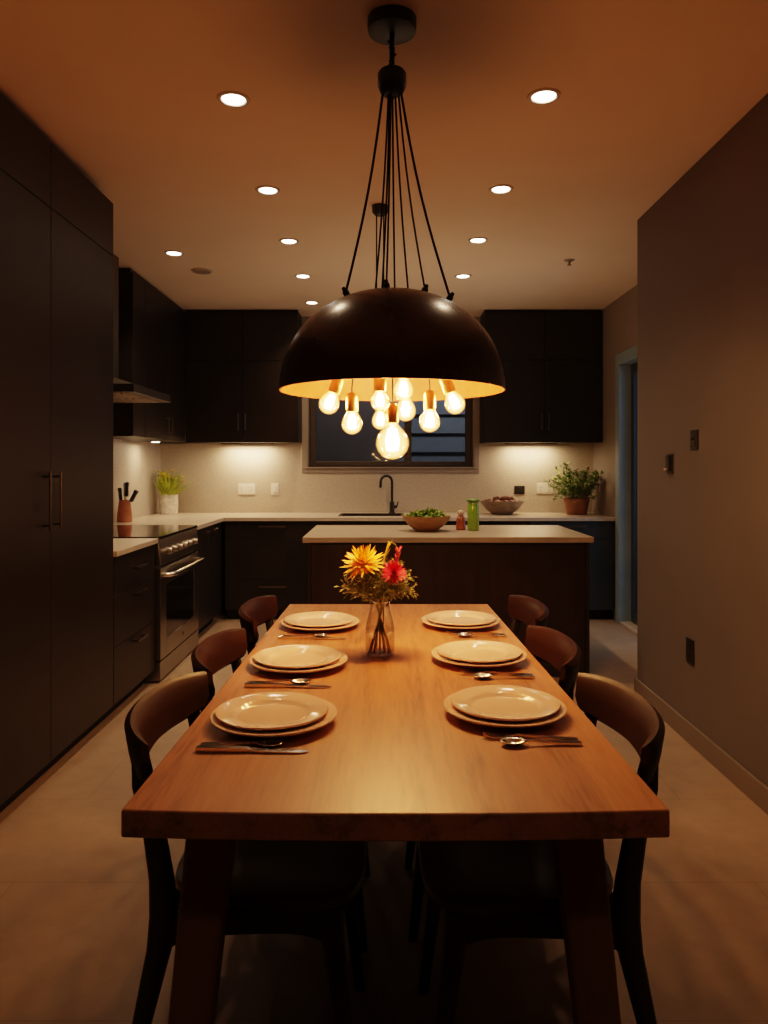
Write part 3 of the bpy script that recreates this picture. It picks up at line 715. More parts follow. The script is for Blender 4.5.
def make_chair():
    t = thing('dining_chair', '', 'chair', (0, 0, 0), 0, 'dining chairs around the table')
    # seat: thin dished pad, rounded outline
    bm = nb()
    rings = []
    NS = 40
    def outl(k, s):
        a = 2 * PI * k / NS
        c, si = math.cos(a), math.sin(a)
        x = 0.212 * math.copysign(abs(c) ** 0.55, c); y = 0.232 * math.copysign(abs(si) ** 0.55, si)
        y *= 0.955 + 0.105 * (x / 0.212)
        return x * s - 0.012, y * s
    prof = [(0.0, 0.434), (0.92, 0.430), (0.985, 0.437), (1.0, 0.449), (0.985, 0.461), (0.90, 0.463), (0.6, 0.455), (0.0, 0.450)]
    for s, z in prof:
        if s == 0: rings.append([bm.verts.new((-0.012, 0, z))])
        else: rings.append([bm.verts.new((*outl(k, s), z + (0.010 * (abs(math.sin(2 * PI * k / NS))) ** 2 if s > 0.5 else 0))) for k in range(NS)])
    for a, b in zip(rings, rings[1:]):
        for k in range(NS):
            k2 = (k + 1) % NS
            if len(a) == 1: bm.faces.new((a[0], b[k2], b[k]))
            elif len(b) == 1: bm.faces.new((a[k], a[k2], b[0]))
            else: bm.faces.new((a[k], a[k2], b[k2], b[k]))
    obj('seat', bm, M['chair_seat'], t, smooth=60, world=False)
    # legs: the rear ones carry on up to the backrest, with a knee at the seat
    for s in (-1, 1):
        bm = nb()
        path = [(-0.292, 0.212, 0.0, 0.015, 0.013), (-0.258, 0.206, 0.20, 0.020, 0.015), (-0.222, 0.200, 0.36, 0.026, 0.017), (-0.213, 0.199, 0.425, 0.030, 0.018),
                (-0.218, 0.200, 0.50, 0.025, 0.017), (-0.232, 0.205, 0.60, 0.022, 0.016), (-0.256, 0.212, 0.695, 0.018, 0.013), (-0.266, 0.213, 0.745, 0.009, 0.008)]
        loft(bm, [rsec(x, s * y, z, hx, hy) for x, y, z, hx, hy in path])
        obj('leg', bm, M['chair_wood'], t, smooth=50, world=False)
        bm = nb()
        path = [(0.178, 0.190, 0.0, 0.013, 0.013), (0.155, 0.186, 0.20, 0.018, 0.016), (0.134, 0.182, 0.36, 0.024, 0.018), (0.128, 0.181, 0.432, 0.027, 0.018)]
        loft(bm, [rsec(x, s * y, z, hx, hy) for x, y, z, hx, hy in path])
        obj('leg', bm, M['chair_wood'], t, smooth=50, world=False)
        # side rail, deeper where it meets the legs
        bm = nb()
        secs = []
        for k in range(13):
            u = k / 12
            x = -0.205 + u * 0.33
            e = abs(2 * u - 1) ** 4
            y = s * (0.198 - 0.016 * u)
            z1 = 0.434; z0 = 0.385 - 0.026 * e
            secs.append([(x, y - 0.012, z0), (x, y + 0.012, z0), (x, y + 0.012, z1), (x, y - 0.012, z1)])
        loft(bm, secs)
        obj('side_rail', bm, M['chair_wood'], t, smooth=35, world=False)
    for x, hy, nm in ((-0.200, 0.185, 'rear_rail'), (0.125, 0.170, 'front_rail')):
        bm = nb(); box(bm, x - 0.012, x + 0.012, -hy, hy, 0.395, 0.434); obj(nm, bm, M['chair_wood'], t, bevel=0.003, world=False)
    # backrest: a curved leather band wrapping towards the sitter
    bm = nb()
    secs = []
    NB = 28
    for k in range(NB + 1):
        s = -1 + 2 * k / NB
        ang = s * math.radians(66)
        y = 0.250 * math.sin(ang) / math.sin(math.radians(66))
        x = -0.232 - 0.080 * (math.cos(ang) - math.cos(math.radians(66))) / (1 - math.cos(math.radians(66)))
        tx, ty = -0.080 * -math.sin(ang) / (1 - math.cos(math.radians(66))), 0.250 * math.cos(ang) / math.sin(math.radians(66))
        l = math.hypot(tx, ty); nx, ny = -ty / l, tx / l      # outward normal
        e = abs(s)
        zt = 0.812 - 0.012 * e ** 3
        hgt = 0.114 - 0.030 * e ** 4
        if e > 0.93: hgt *= 1 - 0.18 * ((e - 0.93) / 0.07)
        zb = zt - hgt
        tk = 0.014 if e < 0.9 else 0.014 - 0.005 * (e - 0.9) / 0.1
        lean = 0.016
        sec = []
        for (o_, z) in ((-tk, zb + 0.012), (0, zb), (tk, zb + 0.010), (tk * 1.1, (zb + zt) / 2), (tk, zt - 0.010), (0, zt), (-tk, zt - 0.010), (-tk * 0.8, (zb + zt) / 2)):
            off = o_ + lean * (z - 0.76) / 0.05 * 0.6
            sec.append((x + nx * off, y + ny * off, z))
        secs.append(sec)
    loft(bm, secs)
    obj('backrest', bm, M['chair_back'], t, smooth=55, world=False)
    return t
chair = make_chair()
CH = [(-0.240, 1.725, 0, 'brown curved back chair on the cabinet side, at the end farthest from island'),
      (-0.236, 2.255, 0, 'brown curved back chair on the cabinet side, middle of the three'),
      (-0.226, 2.900, 0, 'brown curved back chair on the cabinet side, nearest the island'),
      (0.280, 1.712, PI, 'brown curved back chair on the bare wall side, at the end farthest from island'),
      (0.260, 2.300, PI, 'brown curved back chair on the bare wall side, middle of the three'),
      (0.301, 2.908, PI, 'brown curved back chair on the bare wall side, nearest the island')]
for i, (x, y, rz, lb) in enumerate(CH):
    o = chair if i == 0 else dup(chair, (x, y, 0), rz, lb)
    o.location = (x, y, 0); o.rotation_euler = (0, 0, rz); o['label'] = lb

# ------------------------------------------------------------------ place settings
def plate_mesh(r, h, lip):
    bm = nb()
    prof = [(0, 0.003), (r * 0.55, 0.003), (r * 0.58, 0.0), (r * 0.62, 0.0), (r * 0.64, 0.005), (r * 0.80, h * 0.62), (r * 0.985, h - 0.003), (r, h),
            (r * 0.992, h + 0.002), (r * 0.97, h + 0.0016), (r * 0.72, h * 0.70 + 0.002), (r * 0.67, h * 0.5 + 0.003), (r * 0.62, 0.0085), (r * 0.58, 0.0075), (0, 0.0075)]
    lathe(bm, prof, (0, 0, 0), 64)
    return bm
charger0 = tag(obj('charger_plate', plate_mesh(0.147, 0.021, 0), M['china'], None, smooth=50), '', 'plate', 'wide under plates on the table')
dinner0 = tag(obj('dinner_plate', plate_mesh(0.131, 0.021, 0), M['china'], None, smooth=50), '', 'plate', 'dinner plates on the table')
PL = [(-0.256, 1.728, -0.006, 'cabinet side, end farthest from island', 'L'), (-0.256, 2.222, -0.004, 'cabinet side, middle setting', 'L'), (-0.239, 2.765, -0.004, 'cabinet side, nearest the island', 'L'),
      (0.290, 1.785, 0.003, 'bare wall side, end farthest from island', 'R'), (0.292, 2.283, 0.003, 'bare wall side, middle setting', 'R'), (0.287, 2.788, 0.004, 'bare wall side, nearest the island', 'R')]
for i, (x, y, dx, where, sd) in enumerate(PL):
    a = charger0 if i == 0 else charger0.copy(); b_ = dinner0 if i == 0 else dinner0.copy()
    if i:
        COL.objects.link(a); COL.objects.link(b_)
    a.location = (x, y, TT + 0.0003); b_.location = (x + dx, y + 0.006, TT + 0.0003 + 0.0079)
    a['label'] = 'wide cream under plate beneath the dinner plate, ' + where
    b_['label'] = 'cream rimmed dinner plate on the under plate, ' + where

# cutlery, built pointing along +x with the handle end at x = 0 (length l)
def strip(bm, rows):
    """rows: (x, half width, z centre, half thickness)"""
    loft(bm, [[(x, -w_, z - h_), (x, w_, z - h_), (x, w_, z + h_), (x, -w_, z + h_)] for x, w_, z, h_ in rows])
def knife():
    t = thing('table_knife', '', 'knife', (0, 0, 0), 0, 'knives beside the plates')
    bm = nb(); strip(bm, [(0, 0.007, 0.005, 0.0042), (0.004, 0.0085, 0.005, 0.005), (0.06, 0.008, 0.005, 0.0045), (0.105, 0.0065, 0.005, 0.004), (0.112, 0.005, 0.005, 0.003)])
    obj('handle', bm, M['silver'], t, smooth=40, world=False)
    bm = nb(); strip(bm, [(0.111, 0.005, 0.005, 0.002), (0.125, 0.009, 0.004, 0.0012), (0.19, 0.0105, 0.003, 0.001), (0.22, 0.0085, 0.0022, 0.001), (0.236, 0.002, 0.0018, 0.0008)])
    obj('blade', bm, M['silver'], t, smooth=40, world=False)
    return t
def spoon(l=0.170):
    t = thing('table_spoon', '', 'spoon', (0, 0, 0), 0, 'spoons beside the plates')
    bm = nb(); strip(bm, [(0, 0.0065, 0.004, 0.002), (0.01, 0.0085, 0.004, 0.002), (0.05, 0.0065, 0.005, 0.002), (0.08, 0.0035, 0.008, 0.0018), (l - 0.055, 0.003, 0.010, 0.0016), (l - 0.045, 0.004, 0.009, 0.0014)])
    obj('handle', bm, M['silver'], t, smooth=40, world=False)
    bm = nb()
    rings = []
    for i in range(7):
        f = i / 6
        rings.append([bm.verts.new((l - 0.024 + 0.029 * f * math.cos(2 * PI * k / 24), 0.0185 * f * math.sin(2 * PI * k / 24) * (1 + 0.12 * math.cos(2 * PI * k / 24)), 0.0018 + 0.0085 * f * f)) for k in range(24)] if i else [bm.verts.new((l - 0.024, 0, 0.0018))])
    for a, b_ in zip(rings, rings[1:]):
        for k in range(24):
            if len(a) == 1: bm.faces.new((a[0], b_[k], b_[(k + 1) % 24]))
            else: bm.faces.new((a[k], b_[k], b_[(k + 1) % 24], a[(k + 1) % 24]))
    o = obj('bowl', bm, M['silver'], t, smooth=60, world=False)
    md = o.modifiers.new('thick', 'SOLIDIFY'); md.thickness = 0.0012; md.offset = 1
    return t
def fork(l=0.205):
    t = thing('table_fork', '', 'fork', (0, 0, 0), 0, 'forks beside the plates')
    bm = nb(); strip(bm, [(0, 0.0065, 0.004, 0.002), (0.01, 0.0085, 0.004, 0.002), (0.05, 0.0065, 0.005, 0.002), (0.10, 0.0035, 0.008, 0.0018), (l - 0.075, 0.0032, 0.010, 0.0016), (l - 0.062, 0.009, 0.007, 0.0013), (l - 0.048, 0.0115, 0.005, 0.0012)])
    obj('handle', bm, M['silver'], t, smooth=40, world=False)
    for k in range(4):
        y = -0.0095 + k * 0.00633
        bm = nb()
        loft(bm, [[(x, y - w_, z - 0.001), (x, y + w_, z - 0.001), (x, y + w_, z + 0.001), (x, y - w_, z + 0.001)] for x, z, w_ in ((l - 0.050, 0.005, 0.0021), (l - 0.025, 0.0045, 0.0018), (l - 0.008, 0.0075, 0.0015), (l, 0.0100, 0.0009))])
        obj('tine', bm, M['silver'], t, smooth=40, world=False)
    return t
kn0, sp0, fk0 = knife(), spoon(), fork()
used = set()
def put(o0, loc, rz, label, tilt=0.0):
    if o0.name not in used:
        used.add(o0.name); o = o0; o.location = loc; o['label'] = label
    else:
        o = dup(o0, loc, rz, label)
    o.rotation_euler = (0, tilt, rz)
    return o
# cabinet side: knife nearer the viewer, spoon lying just behind it; handles point to the cabinets
for (x0, y, s, where) in ((-0.394, 1.555, 1.0, 'end farthest from island'), (-0.378, 2.010, 0.95, 'middle setting'), (-0.367, 2.570, 0.95, 'setting nearest the island')):
    put(kn0, (x0, y, TT + 0.0003), math.radians(-2), 'silver table knife before the plate on cabinet side, ' + where)
    put(sp0, (x0 + 0.002, y + 0.026, TT + 0.0003), math.radians(-1), 'silver spoon beside the knife on cabinet side, ' + where)
# wall side: fork and spoon, handles towards the bare wall
for (x0, y, where) in ((0.424, 1.600, 'end farthest from island'), (0.426, 2.100, 'middle setting'), (0.429, 2.610, 'setting nearest the island')):
    put(fk0, (x0 - 0.002, y + 0.010, TT + 0.0003), PI - math.radians(5.5), 'silver fork crossing beside the spoon on wall side, ' + where)
    put(sp0, (x0, y - 0.010, TT + 0.0003), PI + math.radians(1), 'silver spoon beside the fork on wall side, ' + where)

# ------------------------------------------------------------------ flowers in the glass vase
VX, VY = -0.013, 2.36
t = thing('glass_vase', 'clear glass vase of flowers half full of water', 'vase', (VX, VY, TT + 0.0003))
bm = nb()
prof_o = [(0, 0.0), (0.044, 0.0), (0.047, 0.004), (0.047, 0.085), (0.043, 0.105), (0.034, 0.135), (0.031, 0.155), (0.033, 0.170)]
prof_i = [(0.031, 0.170), (0.0285, 0.155), (0.0315, 0.135), (0.0405, 0.105), (0.0445, 0.085), (0.0445, 0.014), (0.042, 0.010), (0, 0.010)]
lathe(bm, prof_o + prof_i, (VX, VY, TT + 0.0003), 40); obj('vase_body', bm, M['vase_glass'], t, smooth=50)
bm = nb(); lathe(bm, [(0, 0.0105), (0.0415, 0.0105), (0.044, 0.0145), (0.044, 0.083), (0, 0.083)], (VX, VY, TT + 0.0003), 40); obj('water', bm, M['water'], t, smooth=40)

def leaf(bm, base, dirv, ln, wd, bend=0.3, up=Vector((0, 0, 1)), nseg=3):
    d = dirv.normalized()
    side = d.cross(up)
    if side.length < 1e-3: side = Vector((1, 0, 0))
    side.normalize()
    prev = None
    p = Vector(base)
    for i in range(nseg + 1):
        f = i / nseg
        w_ = wd * math.sin(PI * (0.12 + 0.88 * f)) if f < 1 else 0
        if i == nseg:
            cur = [bm.verts.new(p)]
        else:
            cur = [bm.verts.new(p - side * w_), bm.verts.new(p + side * w_)]
        if prev:
            if len(cur) == 1: bm.faces.new((prev[0], prev[1], cur[0]))
            else: bm.faces.new((prev[0], prev[1], cur[1], cur[0]))
        prev = cur
        d = (d + Vector((0, 0, -bend / nseg))).normalized()
        p = p + d * (ln / nseg)

def flower(name, label, head, tiltv, mat, rad, n_rows, foot, spiky):
    t = thing(name, label, 'flower', foot)
    bm = nb()
    h = Vector(head); f = Vector(foot)
    mid = Vector((VX + (h.x - VX) * 0.15, VY + (h.y - VY) * 0.15, TT + 0.165))
    tube(bm, [f, f.lerp(mid, 0.5), mid, mid.lerp(h, 0.55) + Vector((0, 0, 0.01)), h], 0.0038, 7)
    obj('stem', bm, M['stem'], t, smooth=60)
    bm = nb()
    ax = Vector(tiltv).normalized()
    u, w_ = frame_of(ax)
    for r_ in range(n_rows):
        el = math.radians(4 + 72 * r_ / max(1, n_rows - 1))
        cnt = 20 - r_ * 2
        for k in range(cnt):
            a = 2 * PI * (k + 0.5 * (r_ % 2)) / cnt + R.uniform(-.1, .1)
            e = el + R.uniform(-.12, .12)
            dv = (u * math.cos(a) + w_ * math.sin(a)) * math.cos(e) + ax * math.sin(e)
            ln = rad * R.uniform(0.85, 1.12) * (1 - 0.25 * r_ / n_rows)
            leaf(bm, h + dv * 0.004, dv, ln, rad * (0.085 if spiky else 0.12), R.uniform(-0.15, 0.25), ax)
    obj('petals', bm, mat, t, smooth=60)
    return t
zt = TT + 0.0003
flower('yellow_flower', 'large spiky yellow chrysanthemum in the glass vase', (VX - 0.050, VY - 0.02, TT + 0.288), (-0.25, -0.45, 0.9), M['yellow'], 0.070, 6, (VX + 0.015, VY + 0.01, zt + 0.012), True)
flower('red_flower', 'small crimson flower right of the yellow bloom', (VX + 0.042, VY - 0.035, TT + 0.262), (0.25, -0.75, 0.6), M['red'], 0.043, 6, (VX - 0.018, VY + 0.005, zt + 0.012), True)
# a taller curved red spike and a dry reed behind
t = thing('red_flower', 'thin red flower spike curving up behind the crimson flower', 'flower', (VX + 0.010, VY + 0.02, zt + 0.012))
bm = nb(); tube(bm, [(VX + 0.010, VY + 0.02, zt + 0.012), (VX + 0.012, VY + 0.008, TT + 0.16), (VX + 0.04, VY + 0.01, TT + 0.26), (VX + 0.060, VY + 0.0, TT + 0.325), (VX + 0.050, VY, TT + 0.350), (VX + 0.020, VY, TT + 0.362)], [0.002, 0.002, 0.0018, 0.0014, 0.001, 0.0008], 6); obj('stem', bm, M['stem'], t, smooth=60)
bm = nb()
for k in range(26):
    z = 0.262 + 0.07 * k / 26; a = R.uniform(0, 2 * PI)
    leaf(bm, (VX + 0.043 + 0.02 * k / 26, VY + 0.005, TT + z), Vector((math.cos(a) * 0.6, math.sin(a) * 0.6, 0.9)), 0.022, 0.003, 0.1)
obj('petals', bm, M['red'], t)
t = thing('dry_reed', 'straw coloured reed leaning right behind the yellow bloom', 'dried stem', (VX - 0.01, VY + 0.02, zt + 0.012))
bm = nb(); tube(bm, [(VX - 0.01, VY + 0.02, zt + 0.012), (VX - 0.004, VY + 0.01, TT + 0.17), (VX + 0.008, VY + 0.02, TT + 0.28), (VX + 0.030, VY + 0.02, TT + 0.355)], [0.002, 0.002, 0.003, 0.0045], 6); obj('stem', bm, M['yellow2'], t, smooth=60)
bm = nb()
for k in range(5): leaf(bm, (VX + 0.005 + k * 0.004, VY + 0.02, TT + 0.27 + k * 0.014), Vector((0.5 - 0.2 * (k % 2), -0.2, 0.9)), 0.05, 0.004, -0.1)
obj('husk', bm, M['yellow2'], t)
# olive filler sprigs
SPR = [(-0.105, -0.02, 0.215), (-0.085, 0.03, 0.260), (-0.070, -0.05, 0.200), (-0.035, -0.05, 0.235), (-0.010, 0.03, 0.290), (0.012, -0.05, 0.230), (0.035, 0.04, 0.270),
       (0.060, -0.045, 0.215), (0.085, 0.01, 0.245), (0.098, -0.02, 0.205), (0.055, 0.02, 0.290), (-0.055, 0.0, 0.270)]
places = ['reaching farthest to the cabinet side', 'high behind the yellow bloom on the cabinet side', 'low at the front on the cabinet side', 'in front below the yellow bloom', 'upright in the middle behind the blooms', 'in front between the two blooms',
          'behind the crimson flower', 'low in front under the crimson flower', 'fanning to the bare wall side', 'drooping farthest to the bare wall side', 'tallest one above the crimson flower', 'tucked behind the yellow bloom']
for i, (dx, dy, dz) in enumerate(SPR):
    a = 2 * PI * i / len(SPR)
    foot = (VX + 0.034 * math.cos(a), VY + 0.034 * math.sin(a), zt + 0.012)
    t = thing('filler_sprig', 'feathery olive filler sprig in the vase, ' + places[i], 'sprig', foot, 0, 'olive filler sprigs in the vase')
    bm = nb()
    neck = Vector((VX - 0.012 * math.cos(a), VY - 0.012 * math.sin(a), TT + 0.158))
    tip = Vector((VX + dx, VY + dy, TT + dz))
    mid = neck.lerp(tip, 0.5) + Vector((0, 0, 0.02))
    tube(bm, [foot, Vector(foot).lerp(neck, 0.6), neck, mid, tip], [0.0030, 0.0030, 0.0026, 0.0014, 0.0006], 6)
    obj('stem', bm, M['stem'], t, smooth=60)
    bm = nb()
    for k in range(210):
        f = R.uniform(0.25, 1.0)
        p = (neck.lerp(mid, f * 2) if f < 0.5 else mid.lerp(tip, f * 2 - 1))
        dv = Vector((R.uniform(-1, 1), R.uniform(-1, 1), R.uniform(-0.4, 1))).normalized()
        q0 = p + dv * R.uniform(0.006, 0.034)
        leaf(bm, q0, dv, R.uniform(0.007, 0.018), R.uniform(0.0020, 0.0042), 0.3, Vector((R.uniform(-1, 1), R.uniform(-1, 1), R.uniform(-1, 1))), 2)
        tube(bm, [p, q0], 0.0005, 3, False)
    obj('foliage', bm, M['sprig'], t)

# ------------------------------------------------------------------ island and counter objects
def bowl_prof(r, h, t=0.008):
    return [(0, 0), (r * 0.42, 0), (r * 0.46, 0.004), (r * 0.74, h * 0.40), (r * 0.93, h * 0.78), (r, h), (r - t, h), (r * 0.90, h * 0.78), (r * 0.70, h * 0.43), (r * 0.4, 0.016), (0, 0.012)]
bx_, by_ = 0.293, 5.12
bm = nb(); lathe(bm, bowl_prof(0.170, 0.105), (0, 0, 0), 48)
o = tag(obj('salad_bowl', bm, M['bowl_wood'], None, smooth=50), 'wide wooden bowl of salad on the island', 'bowl'); o.location = (bx_, by_, WT + 0.0003)
bm = nb()
for k in range(420):
    a = R.uniform(0, 2 * PI); rr = 0.135 * math.sqrt(R.uniform(0, 1))
    p = Vector((bx_ + rr * math.cos(a), by_ + rr * math.sin(a), WT + 0.085 + 0.035 * (1 - (rr / 0.135) ** 2) + R.uniform(-0.012, 0.012)))
    dv = Vector((math.cos(a) * 0.5 + R.uniform(-.9, .9), math.sin(a) * 0.5 + R.uniform(-.9, .9), R.uniform(0.0, 1.3)))
    leaf(bm, p, dv, R.uniform(0.02, 0.05), R.uniform(0.007, 0.014), R.uniform(0.2, 0.9), Vector((R.uniform(-.5, .5), R.uniform(-.5, .5), 1)))
for k in range(60):
    a = R.uniform(0, 2 * PI); rr = 0.05 * math.sqrt(R.uniform(0, 1))
    leaf(bm, (bx_ + 0.04 + rr * math.cos(a), by_ + rr * math.sin(a), WT + 0.115), Vector((R.uniform(-.7, .7), R.uniform(-.7, .7), 1)), R.uniform(0.03, 0.06), 0.009, 0.6)
lathe(bm, [(0, 0.03), (0.08, 0.03), (0.125, 0.08), (0.06, 0.095), (0, 0.10)], (bx_, by_, WT), 24)
tag(centre_origin(obj('salad_leaves', bm, M['salad'], None)), 'green salad leaves heaped in the wooden bowl', 'salad', kind='stuff')

t = thing('sauce_bottle', 'small reddish sauce bottle with pale stopper beside the green bottle', 'bottle', (0.541, 5.21, WT + 0.0003))
bm = nb(); lathe(bm, [(0, 0), (0.030, 0), (0.035, 0.004), (0.035, 0.03), (0.031, 0.055), (0.034, 0.070), (0.028, 0.088), (0.017, 0.098), (0.017, 0.106), (0, 0.106)], (0.541, 5.21, WT + 0.0003), 28); obj('bottle_body', bm, M['sauce'], t, smooth=50)
bm = nb(); lathe(bm, [(0, 0.106), (0.021, 0.106), (0.024, 0.112), (0.022, 0.128), (0.013, 0.137), (0, 0.139)], (0.541, 5.21, WT + 0.0003), 28); obj('stopper', bm, M['pale_cap'], t, smooth=50)
t = thing('green_bottle', 'tall bright green bottle with flared cap on the island', 'bottle', (0.622, 5.16, WT + 0.0003))
bm = nb(); lathe(bm, [(0, 0), (0.036, 0), (0.040, 0.004), (0.040, 0.165), (0.034, 0.185), (0.034, 0.195), (0, 0.195)], (0.622, 5.16, WT + 0.0003), 32); obj('bottle_body', bm, M['green_glass'], t, smooth=50)
bm = nb(); lathe(bm, [(0.0, 0.195), (0.036, 0.195), (0.046, 0.203), (0.047, 0.212), (0.040, 0.219), (0, 0.221)], (0.622, 5.16, WT + 0.0003), 32); obj('cap', bm, M['green_cap'], t, smooth=50)

# bowl with dried fruit on the back worktop
fx, fy = 1.105, 6.93
bm = nb(); lathe(bm, bowl_prof(0.205, 0.125), (0, 0, 0), 48)
o = tag(obj('fruit_bowl', bm, M['bowl_stone'], None, smooth=50), 'wide grey brown bowl on the back worktop', 'bowl'); o.location = (fx, fy, WT + 0.0003)
bm = nb()
bmesh.ops.create_icosphere(bm, subdivisions=3, radius=0.034)
for v in bm.verts:
    f = 1 + 0.12 * math.sin(9 * v.co.x / 0.034 + 2) * math.sin(7 * v.co.y / 0.034) + 0.08 * math.sin(11 * v.co.z / 0.034)
    v.co = Vector((v.co.x * f * 1.25, v.co.y * f, v.co.z * f * 0.8))
f0 = tag(obj('dried_fruit', bm, M['nut'], None, smooth=180), 'wrinkled brown dried fruit heaped in the grey brown bowl', 'dried fruit', 'dried fruit in the grey brown bowl')
spots = [(0, 0, 0.096)] + [(0.070 * math.cos(a), 0.070 * math.sin(a), 0.098) for a in (0.3, 1.35, 2.4, 3.45, 4.5, 5.55)] + [(0.135 * math.cos(a), 0.135 * math.sin(a), 0.112) for a in [0.2 + k * 0.57 for k in range(11)]] + [(0.03, 0.02, 0.146), (-0.05, -0.03, 0.144), (0.06, -0.05, 0.146)]
for i, (x, y, z) in enumerate(spots):
    o = f0 if i == 0 else f0.copy()
    if i: COL.objects.link(o)
    o.location = (fx + x, fy + y, WT + z); o.rotation_euler = (R.uniform(-.4, .4), R.uniform(-.4, .4), R.uniform(0, 6))

# potted herb, right corner
px_, py_ = 1.795, 6.90
t = thing('potted_plant', 'bushy green herb in terracotta pot in the right corner', 'plant', (px_, py_, WT + 0.0003))
bm = nb(); lathe(bm, [(0, 0), (0.088, 0), (0.092, 0.004), (0.112, 0.115), (0.118, 0.118), (0.121, 0.150), (0.112, 0.150), (0.104, 0.118), (0.10, 0.10), (0, 0.10)], (px_, py_, WT + 0.0003), 40); obj('pot', bm, M['pot'], t, smooth=40)
bm = nb(); lathe(bm, [(0, 0.102), (0.10, 0.102), (0.103, 0.128), (0.06, 0.136), (0, 0.138)], (px_, py_, WT), 28); obj('soil', bm, M['soil'], t, smooth=50)
bs, bl = nb(), nb()
for k in range(74):
    a = R.uniform(0, 2 * PI); rr = 0.085 * math.sqrt(R.uniform(0, 1))
    p0 = Vector((px_ + rr * math.cos(a), py_ + rr * math.sin(a), WT + 0.13))
    out = R.uniform(0.05, 0.20) * (0.5 + rr / 0.085)
    hh = R.uniform(0.16, 0.37) * (1.0 - 0.25 * rr / 0.085)
    p1 = p0 + Vector((out * math.cos(a), out * math.sin(a), hh))
    if k % 6 == 5: p1.z = WT + R.uniform(0.10, 0.2); p1 = p1 + Vector((0.05 * math.cos(a), 0.05 * math.sin(a), 0))
    p1.x = min(p1.x, XS - 0.045); p1.y = min(p1.y, YB - 0.06)
    mid = p0.lerp(p1, 0.5) + Vector((0, 0, 0.03 + (0.07 if k % 6 == 5 else 0)))
    tube(bs, [p0, mid, p1], [0.0022, 0.0018, 0.001], 5)
    for j in range(34):
        f = R.uniform(0.2, 1.05)
        p = p0.lerp(mid, f * 2) if f < 0.5 else mid.lerp(p1, min(1, f * 2 - 1))
        dv = Vector((R.uniform(-1, 1), R.uniform(-1, 1), R.uniform(-.2, 1)))
        if p.x + 0.04 > XS - 0.01: dv.x = -abs(dv.x)
        if p.y + 0.04 > YB - 0.02: dv.y = -abs(dv.y)
        leaf(bl, p, dv, R.uniform(0.024, 0.046), R.uniform(0.006, 0.011), R.uniform(0, 0.6), Vector((R.uniform(-.6, .6), R.uniform(-.6, .6), 1)))
obj('stem', bs, M['stem'], t, smooth=60); obj('foliage', bl, M['leaf'], t)

# yellow flowering plant in white vase, left corner
lx, ly = -2.030, 6.98
t = thing('potted_plant', 'yellow flowering grassy plant in white vase in the left corner', 'plant', (lx, ly, WT + 0.0003))
bm = nb(); lathe(bm, [(0, 0), (0.078, 0), (0.083, 0.005), (0.088, 0.08), (0.086, 0.165), (0.082, 0.185), (0.075, 0.185), (0.076, 0.15), (0, 0.15)], (lx, ly, WT + 0.0003), 40); obj('pot', bm, M['whitepot'], t, smooth=40)
bl = nb(); by2 = nb(); bs = nb()
for k in range(160):
    a = R.uniform(0, 2 * PI); rr = 0.055 * math.sqrt(R.uniform(0, 1))
    sp = R.uniform(0.1, 1.35)
    dv = Vector((math.cos(a) * sp, math.sin(a) * sp, 1.0))
    ln = R.uniform(0.18, 0.30)
    ex, ey = lx + rr * math.cos(a) + dv.normalized().x * ln * 1.15, ly + rr * math.sin(a) + dv.normalized().y * ln * 1.15
    if ex < XL + 0.03: dv.x = -abs(dv.x) * 0.2
    if ey > YB - 0.03: dv.y = -abs(dv.y) * 0.4
    if ex < XL + 0.03 and lx + dv.x < XL: dv.x = 0.05
    leaf(bl, (lx + rr * math.cos(a), ly + rr * math.sin(a), WT + 0.15), dv, ln, R.uniform(0.0045, 0.009), R.uniform(0.1, 0.9), nseg=5)
for k in range(24):
    a = R.uniform(0, 2 * PI); ro = R.uniform(0.02, 0.15)
    p = Vector((max(lx + ro * math.cos(a), XL + 0.06), min(ly + ro * math.sin(a), YB - 0.07), WT + 0.15 + R.uniform(0.21, 0.31) - ro * 0.6))
    tube(bs, [(lx, ly, WT + 0.15), Vector((lx, ly, WT + 0.15)).lerp(p, 0.5) + Vector((0, 0, 0.02)), p], 0.0018, 5)
    for j in range(11):
        b2 = 2 * PI * j / 11
        leaf(by2, p, Vector((math.cos(b2), math.sin(b2), R.uniform(0.1, 0.9))), 0.030, 0.008, 0.2)
obj('foliage', bl, M['leaf_yellow'], t); obj('stem', bs, M['stem'], t); obj('blossoms', by2, M['yellow2'], t)

# utensil pot with knives
ux, uy = -2.085, 5.95
bm = nb(); lathe(bm, [(0, 0), (0.056, 0), (0.060, 0.004), (0.058, 0.06), (0.047, 0.15), (0.044, 0.175), (0.038, 0.175), (0.041, 0.15), (0.05, 0.06), (0.05, 0.012), (0, 0.010)], (0, 0, 0), 36)
o = tag(obj('utensil_pot', bm, M['terracotta'], None, smooth=40), 'orange brown tapered utensil pot left of the yellow plant', 'pot'); o.location = (ux, uy, WT + 0.0003)
def utensil(name, label, cat, foot, top, r0, mat_h, blade):
    t = thing(name, label, cat, foot)
    f, tp = Vector(foot), Vector(top); m_ = f.lerp(tp, 0.62)
    bm = nb()
    tube(bm, [f, f.lerp(m_, 0.9), m_], [0.004, 0.007, 0.006], 8, True, 0.25)
    obj('blade' if blade else 'shaft', bm, M['silver'], t, smooth=50)
    bm = nb(); tube(bm, [m_, m_.lerp(tp, 0.1), m_.lerp(tp, 0.6), m_.lerp(tp, 0.93), tp], [r0 * 0.7, r0, r0 * 0.9, r0 * 1.1, r0 * 0.7], 10, True, 0.7)
    obj('handle', bm, mat_h, t, smooth=50)
zf = WT + 0.016
